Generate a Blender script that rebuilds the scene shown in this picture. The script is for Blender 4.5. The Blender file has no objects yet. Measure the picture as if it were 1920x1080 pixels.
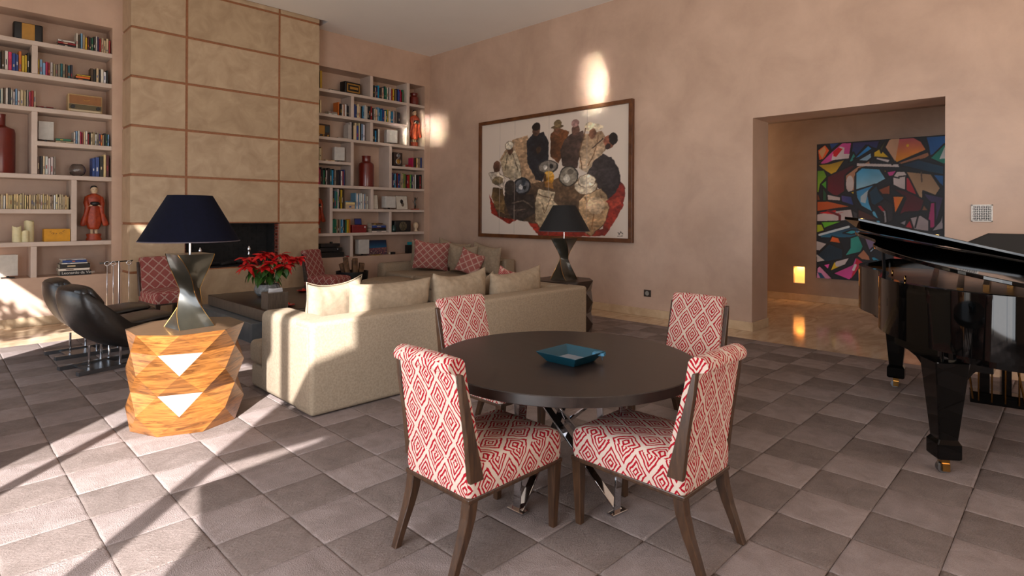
import bpy, bmesh, math, random
import numpy as np
from mathutils import Vector, Matrix

PI = math.pi
R = math.radians
SC = bpy.context.scene
COL = SC.collection
rnd = random.Random(7)

# ------------------------------------------------------------------ camera, world, sun, exposure
cam_d = bpy.data.cameras.new('camera')
cam = bpy.data.objects.new('camera', cam_d)
COL.objects.link(cam)
SC.camera = cam
cam.location = (0, 0, 1.55)
_h = 0.795                                   # the view looks this far from +Y towards +X
_f = Vector((math.sin(_h), math.cos(_h), 0))
_r = Vector((math.cos(_h), -math.sin(_h), 0))
_u = Vector((0, 0, 1))
_a = 0.005
_r2 = _r * math.cos(_a) - _u * math.sin(_a) * -1
_u2 = _r2.cross(_f)
cam.matrix_world = Matrix((( _r2.x, _u2.x, -_f.x, 0), (_r2.y, _u2.y, -_f.y, 0), (_r2.z, _u2.z, -_f.z, 1.55), (0, 0, 0, 1)))
cam_d.sensor_width = 36
cam_d.lens = 1084 / 1920 * 36
cam_d.shift_x = 0
cam_d.shift_y = -(540 - 404) / 1920
cam_d.clip_start = 0.05
cam_d.clip_end = 200

SC.view_settings.view_transform = 'Standard'
SC.view_settings.look = 'None'
SC.view_settings.gamma = 1
SC.view_settings.use_curve_mapping = False
SC.view_settings.exposure = 0.0
try:
    SC.cycles.use_denoising = True
    SC.cycles.max_bounces = 10
    SC.cycles.diffuse_bounces = 6
    SC.cycles.sample_clamp_indirect = 6
    SC.cycles.caustics_reflective = False
    SC.cycles.caustics_refractive = False
except Exception:
    pass

W = bpy.data.worlds.new('world')
SC.world = W
W.use_nodes = True
_bg = W.node_tree.nodes['Background']
_bg.inputs[0].default_value = (0.72, 0.84, 1.0, 1)
_bg.inputs[1].default_value = 1.9

SUN_AZ, SUN_EL = R(44), R(34)                # the way the light travels across the floor, and its height
sd = bpy.data.lights.new('sun', 'SUN')
sd.energy = 18
sd.angle = R(0.6)
sd.color = (1.0, 0.99, 0.99)
so = bpy.data.objects.new('sun', sd)
COL.objects.link(so)
_d = Vector((math.cos(SUN_AZ) * math.cos(SUN_EL), math.sin(SUN_AZ) * math.cos(SUN_EL), -math.sin(SUN_EL)))
so.rotation_euler = _d.to_track_quat('-Z', 'Y').to_euler()
so.location = (-6, -6, 8)

def area_light(name, loc, aim, sx, sy, power, color):
    d = bpy.data.lights.new(name, 'AREA')
    d.shape = 'RECTANGLE'
    d.size, d.size_y = sx, sy
    d.energy = power
    d.color = color
    o = bpy.data.objects.new(name, d)
    COL.objects.link(o)
    o.location = loc
    o.rotation_euler = (Vector(aim) - Vector(loc)).to_track_quat('-Z', 'Y').to_euler()
    return o
# daylight that comes in through the glazed openings on the left and behind the camera
area_light('window_daylight', (-1.2, 1.7, 2.2), (5, 2.4, 3.8), 2.6, 4.2, 265, (0.92, 0.95, 1.0))
area_light('window_daylight', (-1.2, 7.5, 2.2), (5, 6.6, 2.8), 2.6, 4.2, 30, (0.88, 0.94, 1.0))
area_light('window_daylight', (2.6, -3.9, 1.6), (4.6, 4, 3.2), 4.0, 2.8, 115, (1.0, 0.80, 0.60))
# added lamps that stand in for patches of reflected sun on the right wall
for _loc, _aim, _sx, _sy, _p in (((-1.0, 1.2, 0.6), (7.84, 5.78, 3.75), 0.26, 0.70, 3.6), ((-1.0, 6.0, 0.8), (7.8, 10.2, 3.45), 0.85, 0.45, 5)):
    _g = area_light('added_glint_lamp', _loc, _aim, _sx, _sy, _p, (1.0, 0.93, 0.84)); _g.data.spread = R(3)

# ------------------------------------------------------------------ helpers
def s2l(c):
    return tuple(((v / 255) / 12.92 if v / 255 <= 0.04045 else ((v / 255 + 0.055) / 1.055) ** 2.4) for v in c)

def tag(o, label=None, cat=None, group=None, kind=None):
    if label: o['label'] = label
    if cat: o['category'] = cat
    if group: o['group'] = group
    if kind: o['kind'] = kind
    return o

def empty(name, loc=(0, 0, 0), rz=0, label=None, cat=None, group=None, kind=None, parent=None):
    o = bpy.data.objects.new(name, None)
    COL.objects.link(o)
    o.location = loc
    o.rotation_euler = (0, 0, rz)
    o.empty_display_size = 0.1
    if parent: o.parent = parent
    return tag(o, label, cat, group, kind)

def copy_tree(o, parent=None):
    c = o.copy()
    COL.objects.link(c)
    c.parent = parent
    for ch in list(o.children):
        copy_tree(ch, c)
    return c

class MB:
    """collects shapes, builds ONE mesh object"""
    def __init__(s):
        s.v, s.f, s.m = [], [], []
    def add(s, vs, fs, mat=0, M=None):
        n = len(s.v)
        for p in vs:
            p = Vector(p)
            if M is not None: p = M @ p
            s.v.append(p)
        for f in fs:
            s.f.append([i + n for i in f]); s.m.append(mat)
        return s
    def box(s, x0, x1, y0, y1, z0, z1, mat=0, M=None):
        vs = [(x0, y0, z0), (x1, y0, z0), (x1, y1, z0), (x0, y1, z0), (x0, y0, z1), (x1, y0, z1), (x1, y1, z1), (x0, y1, z1)]
        return s.add(vs, [(3, 2, 1, 0), (4, 5, 6, 7), (0, 1, 5, 4), (1, 2, 6, 5), (2, 3, 7, 6), (3, 0, 4, 7)], mat, M)
    def prism(s, poly, a0, a1, axis='z', mat=0, M=None):
        """poly in the plane perpendicular to axis, swept a0..a1"""
        def P(u, w, a):
            return {'z': (u, w, a), 'y': (u, a, w), 'x': (a, u, w)}[axis]
        n = len(poly)
        vs = [P(u, w, a0) for u, w in poly] + [P(u, w, a1) for u, w in poly]
        fs = [tuple(range(n - 1, -1, -1)), tuple(range(n, 2 * n))] + [(i, (i + 1) % n, n + (i + 1) % n, n + i) for i in range(n)]
        return s.add(vs, fs, mat, M)
    def loft(s, rings, mat=0, M=None, cap=True, close=True):
        n = len(rings[0]); vs = [p for r in rings for p in r]; fs = []
        for k in range(len(rings) - 1):
            for i in range(n if close else n - 1):
                j = (i + 1) % n
                fs.append((k * n + i, k * n + j, (k + 1) * n + j, (k + 1) * n + i))
        if cap:
            fs.append(tuple(range(n - 1, -1, -1))); fs.append(tuple((len(rings) - 1) * n + i for i in range(n)))
        return s.add(vs, fs, mat, M)
    def lathe(s, prof, seg=24, mat=0, M=None, cx=0, cy=0, cap=True):
        rings = [[(cx + r * math.cos(2 * PI * i / seg), cy + r * math.sin(2 * PI * i / seg), z) for i in range(seg)] for r, z in prof]
        return s.loft(rings, mat, M, cap)
    def tube(s, pts, r, seg=8, mat=0, M=None, closed=False):
        pts = [Vector(p) for p in pts]; rings = []; up = None
        rr = r if isinstance(r, (list, tuple)) else [r] * len(pts)
        for i, p in enumerate(pts):
            t = (pts[min(i + 1, len(pts) - 1)] - pts[max(i - 1, 0)]).normalized()
            if up is None:
                up = Vector((0, 0, 1)) if abs(t.z) < 0.9 else Vector((1, 0, 0))
            a = t.cross(up)
            if a.length < 1e-4: a = t.cross(Vector((0.3, 1, 0.1)))
            a.normalize(); up = a.cross(t)
            rings.append([p + a * rr[i] * math.cos(2 * PI * k / seg) + up * rr[i] * math.sin(2 * PI * k / seg) for k in range(seg)])
        return s.loft(rings, mat, M)
    def bar(s, p, q, w, h, mat=0, side=None, M=None):
        """a flat bar from p to q, w wide (across side) and h thick"""
        p, q = Vector(p), Vector(q); t = (q - p).normalized()
        a = Vector(side) if side is not None else t.cross(Vector((0, 0, 1)))
        if a.length < 1e-4: a = Vector((1, 0, 0))
        a = (a - t * a.dot(t)).normalized(); b = t.cross(a).normalized()
        rings = [[c + a * (w / 2) * i + b * (h / 2) * j for i, j in ((-1, -1), (1, -1), (1, 1), (-1, 1))] for c in (p, q)]
        return s.loft(rings, mat, M)
    def build(s, name, mats, parent=None, bevel=0, seg=2, smooth=False, loc=None, uv=False, sub=0, weld=False, angle=None):
        me = bpy.data.meshes.new(name)
        me.from_pydata([tuple(p) for p in s.v], [], s.f)
        if not isinstance(mats, (list, tuple)): mats = [mats]
        for m in mats: me.materials.append(m)
        if any(s.m): me.polygons.foreach_set('material_index', s.m)
        bm = bmesh.new(); bm.from_mesh(me)
        if weld: bmesh.ops.remove_doubles(bm, verts=bm.verts, dist=1e-5)
        bmesh.ops.recalc_face_normals(bm, faces=bm.faces)
        if uv:
            L = bm.loops.layers.uv.new('uv')
            for f in bm.faces:
                n = f.normal
                ax = max(range(3), key=lambda k: abs(n[k]))
                for l in f.loops:
                    c = l.vert.co
                    l[L].uv = ((c.y, c.z), (c.x, c.z), (c.y, c.x))[ax]
        bm.to_mesh(me); bm.free()
        if smooth:
            me.polygons.foreach_set('use_smooth', [True] * len(me.polygons))
            if angle:
                try: me.set_sharp_from_angle(angle=R(angle))
                except Exception: pass
        o = bpy.data.objects.new(name, me)
        COL.objects.link(o)
        if parent: o.parent = parent
        if loc: o.location = loc
        if bevel:
            b = o.modifiers.new('bevel', 'BEVEL'); b.width = bevel; b.segments = seg; b.limit_method = 'ANGLE'; b.angle_limit = R(35)
            b.harden_normals = False
        if sub:
            m = o.modifiers.new('sub', 'SUBSURF'); m.levels = sub; m.render_levels = sub
        return o

def rot(ax, ang, at=(0, 0, 0)):
    t = Matrix.Translation(Vector(at))
    return t @ Matrix.Rotation(ang, 4, ax) @ t.inverted()

# ------------------------------------------------------------------ materials
MATS = {}
def nt(name):
    m = bpy.data.materials.new(name); m.use_nodes = True
    t = m.node_tree; b = t.nodes['Principled BSDF']
    return m, t, b
def node(t, typ, **kw):
    n = t.nodes.new(typ)
    for k, v in kw.items():
        if k in n.inputs: n.inputs[k].default_value = v
        else: setattr(n, k, v)
    return n
def lerp_mat(name, c1, c2, rough=0.5, metal=0, scale=5, detail=6, coat=0, coat_rough=0.1, bump=0, bump_scale=None, spec=0.5, stretch=(1, 1, 1), dist=0.0, ramp=(0.35, 0.65), rough2=None, coords='Object'):
    m, t, b = nt(name)
    tc = node(t, 'ShaderNodeTexCoord'); mp = node(t, 'ShaderNodeMapping'); mp.inputs['Scale'].default_value = stretch
    t.links.new(tc.outputs[coords], mp.inputs[0])
    n = node(t, 'ShaderNodeTexNoise', Scale=scale, Detail=detail, Roughness=0.6, Distortion=dist)
    t.links.new(mp.outputs[0], n.inputs['Vector'])
    cr = node(t, 'ShaderNodeValToRGB')
    cr.color_ramp.elements[0].position, cr.color_ramp.elements[1].position = ramp
    cr.color_ramp.elements[0].color = (*s2l(c1), 1); cr.color_ramp.elements[1].color = (*s2l(c2), 1)
    t.links.new(n.outputs[0], cr.inputs[0]); t.links.new(cr.outputs[0], b.inputs['Base Color'])
    b.inputs['Roughness'].default_value = rough; b.inputs['Metallic'].default_value = metal
    b.inputs['Coat Weight'].default_value = coat; b.inputs['Coat Roughness'].default_value = coat_rough
    b.inputs['Specular IOR Level'].default_value = spec
    if rough2 is not None:
        mr = node(t, 'ShaderNodeMapRange'); mr.inputs['To Min'].default_value = rough; mr.inputs['To Max'].default_value = rough2
        t.links.new(n.outputs[0], mr.inputs[0]); t.links.new(mr.outputs[0], b.inputs['Roughness'])
    if bump:
        n2 = node(t, 'ShaderNodeTexNoise', Scale=bump_scale or scale * 6, Detail=4)
        t.links.new(mp.outputs[0], n2.inputs['Vector'])
        bp = node(t, 'ShaderNodeBump'); bp.inputs['Strength'].default_value = bump; bp.inputs['Distance'].default_value = 0.01
        t.links.new(n2.outputs[0], bp.inputs['Height']); t.links.new(bp.outputs[0], b.inputs['Normal'])
    MATS[name] = m
    return m

def vary(m, lo, hi):
    """each piece of wood differs a little in tone"""
    t = m.node_tree; b = t.nodes['Principled BSDF']; src = b.inputs['Base Color'].links[0].from_socket
    oi = node(t, 'ShaderNodeObjectInfo'); mr = node(t, 'ShaderNodeMapRange'); mr.inputs['To Min'].default_value = lo; mr.inputs['To Max'].default_value = hi
    hs = node(t, 'ShaderNodeHueSaturation'); t.links.new(oi.outputs['Random'], mr.inputs[0]); t.links.new(mr.outputs[0], hs.inputs['Value']); t.links.new(src, hs.inputs['Color']); t.links.new(hs.outputs[0], b.inputs['Base Color'])

def flat(name, c, rough=0.5, metal=0, coat=0, spec=0.5, sheen=0):
    key = name
    if key in MATS: return MATS[key]
    m = lerp_mat(name, tuple(v * 0.93 for v in c), c, rough, metal, scale=14, coat=coat, spec=spec)
    return m

wall_m = lerp_mat('tadelakt_plaster', (180, 153, 134), (200, 172, 152), 0.34, scale=1.3, detail=12, dist=0.25, bump=0.12, bump_scale=9, rough2=0.5, spec=0.45)
niche_m = lerp_mat('shelf_plaster', (190, 174, 162), (202, 187, 176), 0.5, scale=3, detail=6, bump=0.08)
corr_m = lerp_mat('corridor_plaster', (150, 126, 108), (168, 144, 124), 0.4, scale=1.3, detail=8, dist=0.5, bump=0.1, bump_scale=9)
ceil_m = lerp_mat('ceiling_paint', (240, 238, 234), (243, 241, 237), 0.6, scale=1)
trav_m = lerp_mat('cream_limestone', (160, 136, 108), (184, 162, 132), 0.42, scale=3.4, detail=14, dist=0.9, ramp=(0.3, 0.7), bump=0.06)
trav2_m = lerp_mat('cream_limestone_light', (166, 142, 114), (190, 168, 139), 0.42, scale=3.8, detail=14, dist=0.9, ramp=(0.3, 0.7), bump=0.06)
band_m = lerp_mat('brown_inlay', (138, 88, 56), (158, 104, 68), 0.45, scale=30)
marble_m = lerp_mat('polished_marble_floor', (176, 146, 116), (206, 180, 150), 0.07, scale=1.6, detail=10, dist=1.2, stretch=(1, 3, 1), rough2=0.14, spec=0.6)
skirt_m = lerp_mat('marble_skirting', (186, 160, 128), (206, 182, 150), 0.25, scale=3, detail=8, dist=1)
linen_m = lerp_mat('beige_linen', (142, 126, 106), (158, 141, 120), 0.85, scale=60, detail=3, bump=0.16, bump_scale=420, spec=0.2)
pillow_m = lerp_mat('beige_linen_pillow', (144, 127, 106), (158, 140, 118), 0.85, scale=24, detail=3, bump=0.16, bump_scale=380, spec=0.2)
espresso_m = lerp_mat('espresso_wood', (42, 31, 26), (60, 45, 38), 0.28, scale=6, detail=8, stretch=(1, 9, 9), spec=0.5)
tabletop_m = lerp_mat('stained_wood_top', (30, 22, 19), (44, 33, 28), 0.3, scale=3, detail=8, stretch=(9, 1.2, 6), spec=0.5, rough2=0.38)
chairwood_m = lerp_mat('walnut_chair_wood', (46, 29, 18), (72, 48, 30), 0.36, scale=8, detail=6, stretch=(7, 7, 1))
greywood_m = lerp_mat('grey_brown_wood', (82, 72, 62), (104, 92, 80), 0.45, scale=6, detail=6, stretch=(8, 8, 1))
slate_m = lerp_mat('grey_plinth', (72, 78, 82), (88, 94, 98), 0.35, scale=8)
darkfacet_m = lerp_mat('dark_facet_wood', (38, 28, 23), (58, 44, 36), 0.3, scale=6, stretch=(1, 1, 6))
oak_m = lerp_mat('honey_oak', (88, 50, 18), (150, 94, 42), 0.32, scale=3.2, detail=9, dist=1.2, stretch=(1.5, 1.5, 14), ramp=(0.34, 0.60), coat=0.6, coat_rough=0.22)
vary(oak_m, 0.72, 1.25)
oaktop_m = lerp_mat('brown_oak_top', (76, 56, 40), (98, 74, 54), 0.3, scale=5, detail=7, stretch=(3, 14, 3), coat=0.3)
chrome_m = flat('chrome', (214, 216, 220), 0.06, 1)
steel_m = flat('brushed_steel', (150, 156, 162), 0.28, 1)
brass_m = flat('brass', (196, 150, 84), 0.2, 1)
bronze_m = lerp_mat('bronze_glaze', (34, 33, 26), (50, 47, 38), 0.28, scale=4, coat=0.4, coat_rough=0.1, metal=0.3)
black_m = flat('piano_lacquer', (5, 5, 5), 0.04, 0, spec=0.32)
blackmat_m = flat('matte_black', (14, 14, 15), 0.45)
navy_m = lerp_mat('navy_shade_cloth', (7, 8, 19), (10, 11, 25), 0.9, spec=0.1, scale=40, bump=0.1, bump_scale=300)
blackshade_m = lerp_mat('black_shade_cloth', (8, 8, 9), (12, 12, 13), 0.8, scale=40)
leather_m = lerp_mat('black_leather', (22, 18, 16), (36, 30, 26), 0.34, scale=5, detail=6, bump=0.14, bump_scale=30, spec=0.55)
gold_m = lerp_mat('gilded_iron_plate', (120, 82, 38), (150, 106, 54), 0.3, metal=0.7, scale=6)
white_m = flat('white_lacquer', (222, 220, 214), 0.35)
terra_m = flat('terracotta_red_glaze', (104, 28, 18), 0.28, coat=0.3)
redrobe_m = lerp_mat('red_lacquer_robe', (128, 40, 16), (172, 66, 28), 0.4, scale=18, bump=0.3)
skin_m = flat('ivory_face', (216, 190, 156), 0.45)
wax_m = flat('ivory_wax', (222, 214, 172), 0.5)
yellow_m = flat('yellow_box_card', (206, 146, 10), 0.5)
brick_m = lerp_mat('red_firebrick', (110, 48, 34), (142, 66, 46), 0.8, scale=12, bump=0.3)
mortar_m = flat('pale_mortar', (150, 120, 104), 0.9)
soot_m = lerp_mat('soot_black_brick', (16, 14, 13), (30, 26, 24), 0.85, scale=8)
stone_m = lerp_mat('grey_stone_pot', (96, 98, 98), (150, 152, 152), 0.45, scale=12, dist=1.4)
log_m = lerp_mat('log_bark', (70, 48, 32), (120, 88, 60), 0.85, scale=10, bump=0.5)
teal_m = flat('teal_leather', (12, 62, 76), 0.42)
ribbon_m = flat('blue_ribbon', (60, 120, 150), 0.4)
greyfelt_m = flat('grey_tray_lining', (112, 116, 122), 0.7)
red_m = flat('red_ceramic', (190, 22, 24), 0.25, coat=0.4)
tissue_m = flat('white_tissue', (232, 236, 240), 0.8)
soil_m = flat('potting_soil', (40, 28, 20), 0.95)
bract_m = lerp_mat('red_bract', (170, 8, 14), (214, 20, 26), 0.5, scale=20)
leaf_m = lerp_mat('green_leaf', (38, 78, 24), (74, 116, 40), 0.5, scale=12)
stem_m = flat('plant_stem', (88, 100, 50), 0.6)
page_m = flat('book_pages', (214, 202, 178), 0.8)
outdoor_m = lerp_mat('terrace_stone', (176, 160, 140), (196, 180, 160), 0.8, scale=3)

def carpet(name, c1, c2, scale, strength, aniso):
    m, t, b = nt(name)
    tc = node(t, 'ShaderNodeTexCoord'); mp = node(t, 'ShaderNodeMapping'); mp.inputs['Scale'].default_value = aniso
    t.links.new(tc.outputs['Object'], mp.inputs[0])
    oi = node(t, 'ShaderNodeObjectInfo')
    n = node(t, 'ShaderNodeTexNoise', Scale=scale, Detail=3, Roughness=0.6); t.links.new(mp.outputs[0], n.inputs['Vector'])
    n3 = node(t, 'ShaderNodeTexNoise', Scale=7, Detail=3, Roughness=0.6, Distortion=0.6)
    addv = node(t, 'ShaderNodeVectorMath'); addv.operation = 'ADD'
    t.links.new(tc.outputs['Object'], addv.inputs[0]); t.links.new(oi.outputs['Location'], addv.inputs[1]); t.links.new(addv.outputs[0], n3.inputs['Vector'])
    cr = node(t, 'ShaderNodeValToRGB'); cr.color_ramp.elements[0].position = 0.3; cr.color_ramp.elements[1].position = 0.7
    cr.color_ramp.elements[0].color = (*s2l(c1), 1); cr.color_ramp.elements[1].color = (*s2l(c2), 1)
    ma = node(t, 'ShaderNodeMath'); ma.operation = 'MULTIPLY_ADD'; ma.inputs[1].default_value = 0.45
    m2 = node(t, 'ShaderNodeMath'); m2.operation = 'MULTIPLY'; m2.inputs[1].default_value = 0.6
    t.links.new(n3.outputs[0], m2.inputs[0])
    t.links.new(n.outputs[0], ma.inputs[0]); t.links.new(m2.outputs[0], ma.inputs[2])
    t.links.new(ma.outputs[0], cr.inputs[0])
    hs = node(t, 'ShaderNodeHueSaturation')
    mr = node(t, 'ShaderNodeMapRange'); mr.inputs['To Min'].default_value = 0.9; mr.inputs['To Max'].default_value = 1.1
    t.links.new(oi.outputs['Random'], mr.inputs[0]); t.links.new(mr.outputs[0], hs.inputs['Value']); t.links.new(cr.outputs[0], hs.inputs['Color'])
    t.links.new(hs.outputs[0], b.inputs['Base Color'])
    b.inputs['Roughness'].default_value = 0.95; b.inputs['Specular IOR Level'].default_value = 0.1
    bp = node(t, 'ShaderNodeBump'); bp.inputs['Strength'].default_value = strength; bp.inputs['Distance'].default_value = 0.02
    t.links.new(n.outputs[0], bp.inputs['Height'])
    bp2 = node(t, 'ShaderNodeBump'); bp2.inputs['Strength'].default_value = 0.35; bp2.inputs['Distance'].default_value = 0.03
    t.links.new(n3.outputs[0], bp2.inputs['Height']); t.links.new(bp2.outputs[0], bp.inputs['Normal']); t.links.new(bp.outputs[0], b.inputs['Normal'])
    return m
cut_m = carpet('cut_pile', (121, 107, 101), (151, 136, 131), 170, 0.55, (1, 1, 1))
loop_m = carpet('loop_pile', (113, 99, 92), (143, 128, 121), 110, 0.8, (0.7, 2.2, 1))

def diamond_fabric(name, cream, red, su, sv, rings=4.3, wob=0.5, width=0.5):
    """hand-drawn concentric diamonds, pattern laid over the UVs (metres)"""
    m, t, b = nt(name)
    tc = node(t, 'ShaderNodeTexCoord'); n = node(t, 'ShaderNodeTexNoise', Scale=20, Detail=2)
    t.links.new(tc.outputs['UV'], n.inputs['Vector'])
    sub = node(t, 'ShaderNodeVectorMath'); sub.operation = 'SUBTRACT'; sub.inputs[1].default_value = (0.5, 0.5, 0.5)
    t.links.new(n.outputs['Color'], sub.inputs[0])
    sc = node(t, 'ShaderNodeVectorMath'); sc.operation = 'SCALE'; sc.inputs['Scale'].default_value = 0.026 * wob
    t.links.new(sub.outputs[0], sc.inputs[0])
    ad = node(t, 'ShaderNodeVectorMath'); ad.operation = 'ADD'
    t.links.new(tc.outputs['UV'], ad.inputs[0]); t.links.new(sc.outputs[0], ad.inputs[1])
    sx = node(t, 'ShaderNodeSeparateXYZ'); t.links.new(ad.outputs[0], sx.inputs[0])
    def math_(op, a, bb=None, c=None):
        k = node(t, 'ShaderNodeMath'); k.operation = op
        for i, q in enumerate((a, bb, c)):
            if q is None: continue
            if isinstance(q, (int, float)): k.inputs[i].default_value = q
            else: t.links.new(q, k.inputs[i])
        return k.outputs[0]
    u = math_('DIVIDE', sx.outputs[0], su); v = math_('DIVIDE', sx.outputs[1], sv)
    p = math_('FRACT', math_('ADD', u, v)); q = math_('FRACT', math_('SUBTRACT', u, v))
    d = math_('MULTIPLY', math_('MAXIMUM', math_('ABSOLUTE', math_('SUBTRACT', p, 0.5)), math_('ABSOLUTE', math_('SUBTRACT', q, 0.5))), 2.0)
    ring = math_('FRACT', math_('MULTIPLY_ADD', d, rings, 0.1))
    n2 = node(t, 'ShaderNodeTexNoise', Scale=60, Detail=2); t.links.new(tc.outputs['UV'], n2.inputs['Vector'])
    th = math_('MULTIPLY_ADD', n2.outputs[0], 0.3, 1.0 - width - 0.15)
    on = math_('MULTIPLY', math_('GREATER_THAN', ring, th), math_('LESS_THAN', d, 0.88))
    n4 = node(t, 'ShaderNodeTexNoise', Scale=500, Detail=2); t.links.new(tc.outputs['UV'], n4.inputs['Vector'])
    c1 = node(t, 'ShaderNodeMix'); c1.data_type = 'RGBA'; c1.inputs[6].default_value = (*s2l(tuple(v_ * 0.86 for v_ in cream)), 1); c1.inputs[7].default_value = (*s2l(cream), 1)
    t.links.new(n4.outputs[0], c1.inputs[0])
    mx = node(t, 'ShaderNodeMix'); mx.data_type = 'RGBA'; mx.inputs[7].default_value = (*s2l(red), 1)
    t.links.new(c1.outputs[2], mx.inputs[6]); t.links.new(on, mx.inputs[0]); t.links.new(mx.outputs[2], b.inputs['Base Color'])
    b.inputs['Roughness'].default_value = 0.85; b.inputs['Specular IOR Level'].default_value = 0.2
    bp = node(t, 'ShaderNodeBump'); bp.inputs['Strength'].default_value = 0.3; bp.inputs['Distance'].default_value = 0.003
    t.links.new(n4.outputs[0], bp.inputs['Height']); t.links.new(bp.outputs[0], b.inputs['Normal'])
    return m
fabric_m = diamond_fabric('red_diamond_fabric', (204, 184, 168), (150, 10, 28), 0.135, 0.185, rings=3.45, width=0.49, wob=0.85)
fabricshade_m = diamond_fabric('shade_red_diamond_fabric', (186, 152, 140), (132, 26, 34), 0.13, 0.14, rings=3.6, wob=0.2, width=0.72)  # fireside copy of the chair fabric, shade put in as a duller, redder colour
fabpil_m = diamond_fabric('red_diamond_cushion', (206, 176, 160), (144, 34, 40), 0.15, 0.15, rings=3.9, wob=0.2, width=0.70)

glass_m, _t, _b = nt('clear_glass')
_b.inputs['Transmission Weight'].default_value = 1.0; _b.inputs['Roughness'].default_value = 0.02; _b.inputs['IOR'].default_value = 1.45
glow_m, _t, _b = nt('lit_wall_niche')
_b.inputs['Base Color'].default_value = (*s2l((220, 150, 70)), 1); _b.inputs['Emission Color'].default_value = (1.0, 0.50, 0.13, 1); _b.inputs['Emission Strength'].default_value = 1.1

def print_mat(name, rough=0.45, coat=0.0):
    m, t, b = nt(name)
    a = node(t, 'ShaderNodeVertexColor'); a.layer_name = 'ink'
    t.links.new(a.outputs[0], b.inputs['Base Color']); b.inputs['Roughness'].default_value = rough
    b.inputs['Coat Weight'].default_value = coat; b.inputs['Coat Roughness'].default_value = 0.15
    return m
paint_m = print_mat('ink_and_gouache', 0.4, 0.3)
mural_m = print_mat('spray_paint_canvas', 0.5)
print_m = print_mat('printed_card', 0.5)
_bookmats = {}
def book_mat(c):
    k = tuple(int(v) // 6 * 6 for v in c)
    if k not in _bookmats: _bookmats[k] = flat('book_cover_%d' % len(_bookmats), c, 0.45)
    return _bookmats[k]

# ------------------------------------------------------------------ the room
XL, XR, YW, YB, ZC = -1.3, 7.84, 10.25, -4.0, 5.05
def st(name, mb, m, **k):
    o = mb.build(name, m, **k)
    if 'parent' not in k or k['parent'] is None: o['kind'] = 'structure'
    return o
floor = MB(); floor.box(XL - 0.3, 11.4, YB - 0.3, YW + 0.5, -0.2, 0)
st('floor', floor, marble_m)
ce = MB()
ce.box(XL - 0.3, 8.4, YB - 0.3, 9.74, ZC, ZC + 0.2); ce.box(5.15, 8.4, 9.74, YW + 0.5, ZC, ZC + 0.2); ce.box(XL - 0.3, 1.95, 9.74, YW + 0.5, ZC, ZC + 0.2)
ce.box(1.95, 5.15, 9.74, YW + 0.5, ZC + 0.2, ZC + 0.3); ce.box(1.9, 5.2, YW + 0.02, YW + 0.5, ZC, ZC + 0.3)
st('ceiling', ce, ceil_m)
# right wall with the wide doorway to the corridor
wr = MB()
wr.box(XR, 8.38, 3.147, YW + 0.5, 0, ZC); wr.box(XR, 8.38, YB - 0.3, 1.051, 0, ZC); wr.box(XR, 8.38, 1.051, 3.147, 2.88, ZC)
st('wall_right', wr, wall_m, weld=False)
# corridor behind
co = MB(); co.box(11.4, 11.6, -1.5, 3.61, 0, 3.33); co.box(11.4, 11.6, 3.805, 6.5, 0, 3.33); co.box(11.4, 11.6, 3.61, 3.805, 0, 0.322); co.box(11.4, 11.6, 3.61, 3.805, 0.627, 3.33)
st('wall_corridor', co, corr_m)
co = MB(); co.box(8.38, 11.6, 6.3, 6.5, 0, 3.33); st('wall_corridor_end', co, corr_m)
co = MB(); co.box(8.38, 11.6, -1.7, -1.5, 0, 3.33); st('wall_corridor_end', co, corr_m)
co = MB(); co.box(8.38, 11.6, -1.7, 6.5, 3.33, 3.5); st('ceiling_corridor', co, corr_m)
# lit recess low in the corridor wall
nl = MB(); nl.box(11.47, 11.6, 3.61, 3.805, 0.322, 0.627)
nlr = empty('wall_niche_light', (11.4, 3.71, 0.32), 0, 'small glowing amber recess light low in the corridor wall', 'light')
o = nl.build('glowing_recess', glow_m, nlr); o.location = (-11.4, -3.71, -0.32)
pl = bpy.data.lights.new('niche_lamp', 'AREA'); pl.energy = 2.2; pl.size = 0.12; pl.color = (1.0, 0.55, 0.2)
po = bpy.data.objects.new('niche_lamp', pl); COL.objects.link(po); po.location = (11.43, 3.708, 0.60); po.rotation_euler = (0, R(-25), 0)
cl = bpy.data.lights.new('corridor_fill', 'POINT'); cl.energy = 60; cl.shadow_soft_size = 0.3; cl.color = (1.0, 0.72, 0.48)  # unseen lamp added to brighten the corridor and its canvas
clo = bpy.data.objects.new('corridor_fill', cl); COL.objects.link(clo); clo.location = (10.2, 5.6, 2.6)
# skirting
def skirt(name, x0, x1, y0, y1):
    b_ = MB(); b_.box(x0, x1, y0, y1, 0.0, 0.122); return st(name, b_, skirt_m, bevel=0.004)
skirt('baseboard_right', XR - 0.018, XR, 3.147, YW)
skirt('baseboard_right', XR - 0.018, XR, YB, 1.051)
skirt('baseboard_doorway', XR - 0.018, 8.38, 3.129, 3.147)
skirt('baseboard_doorway', XR - 0.018, 8.38, 1.051, 1.069)
skirt('baseboard_corridor', 11.382, 11.4, -1.5, 6.3)
skirt('baseboard_back', -1.3, 2.09, YW - 0.018, YW)
skirt('baseboard_back', 4.98, XR, YW - 0.018, YW)

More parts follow.
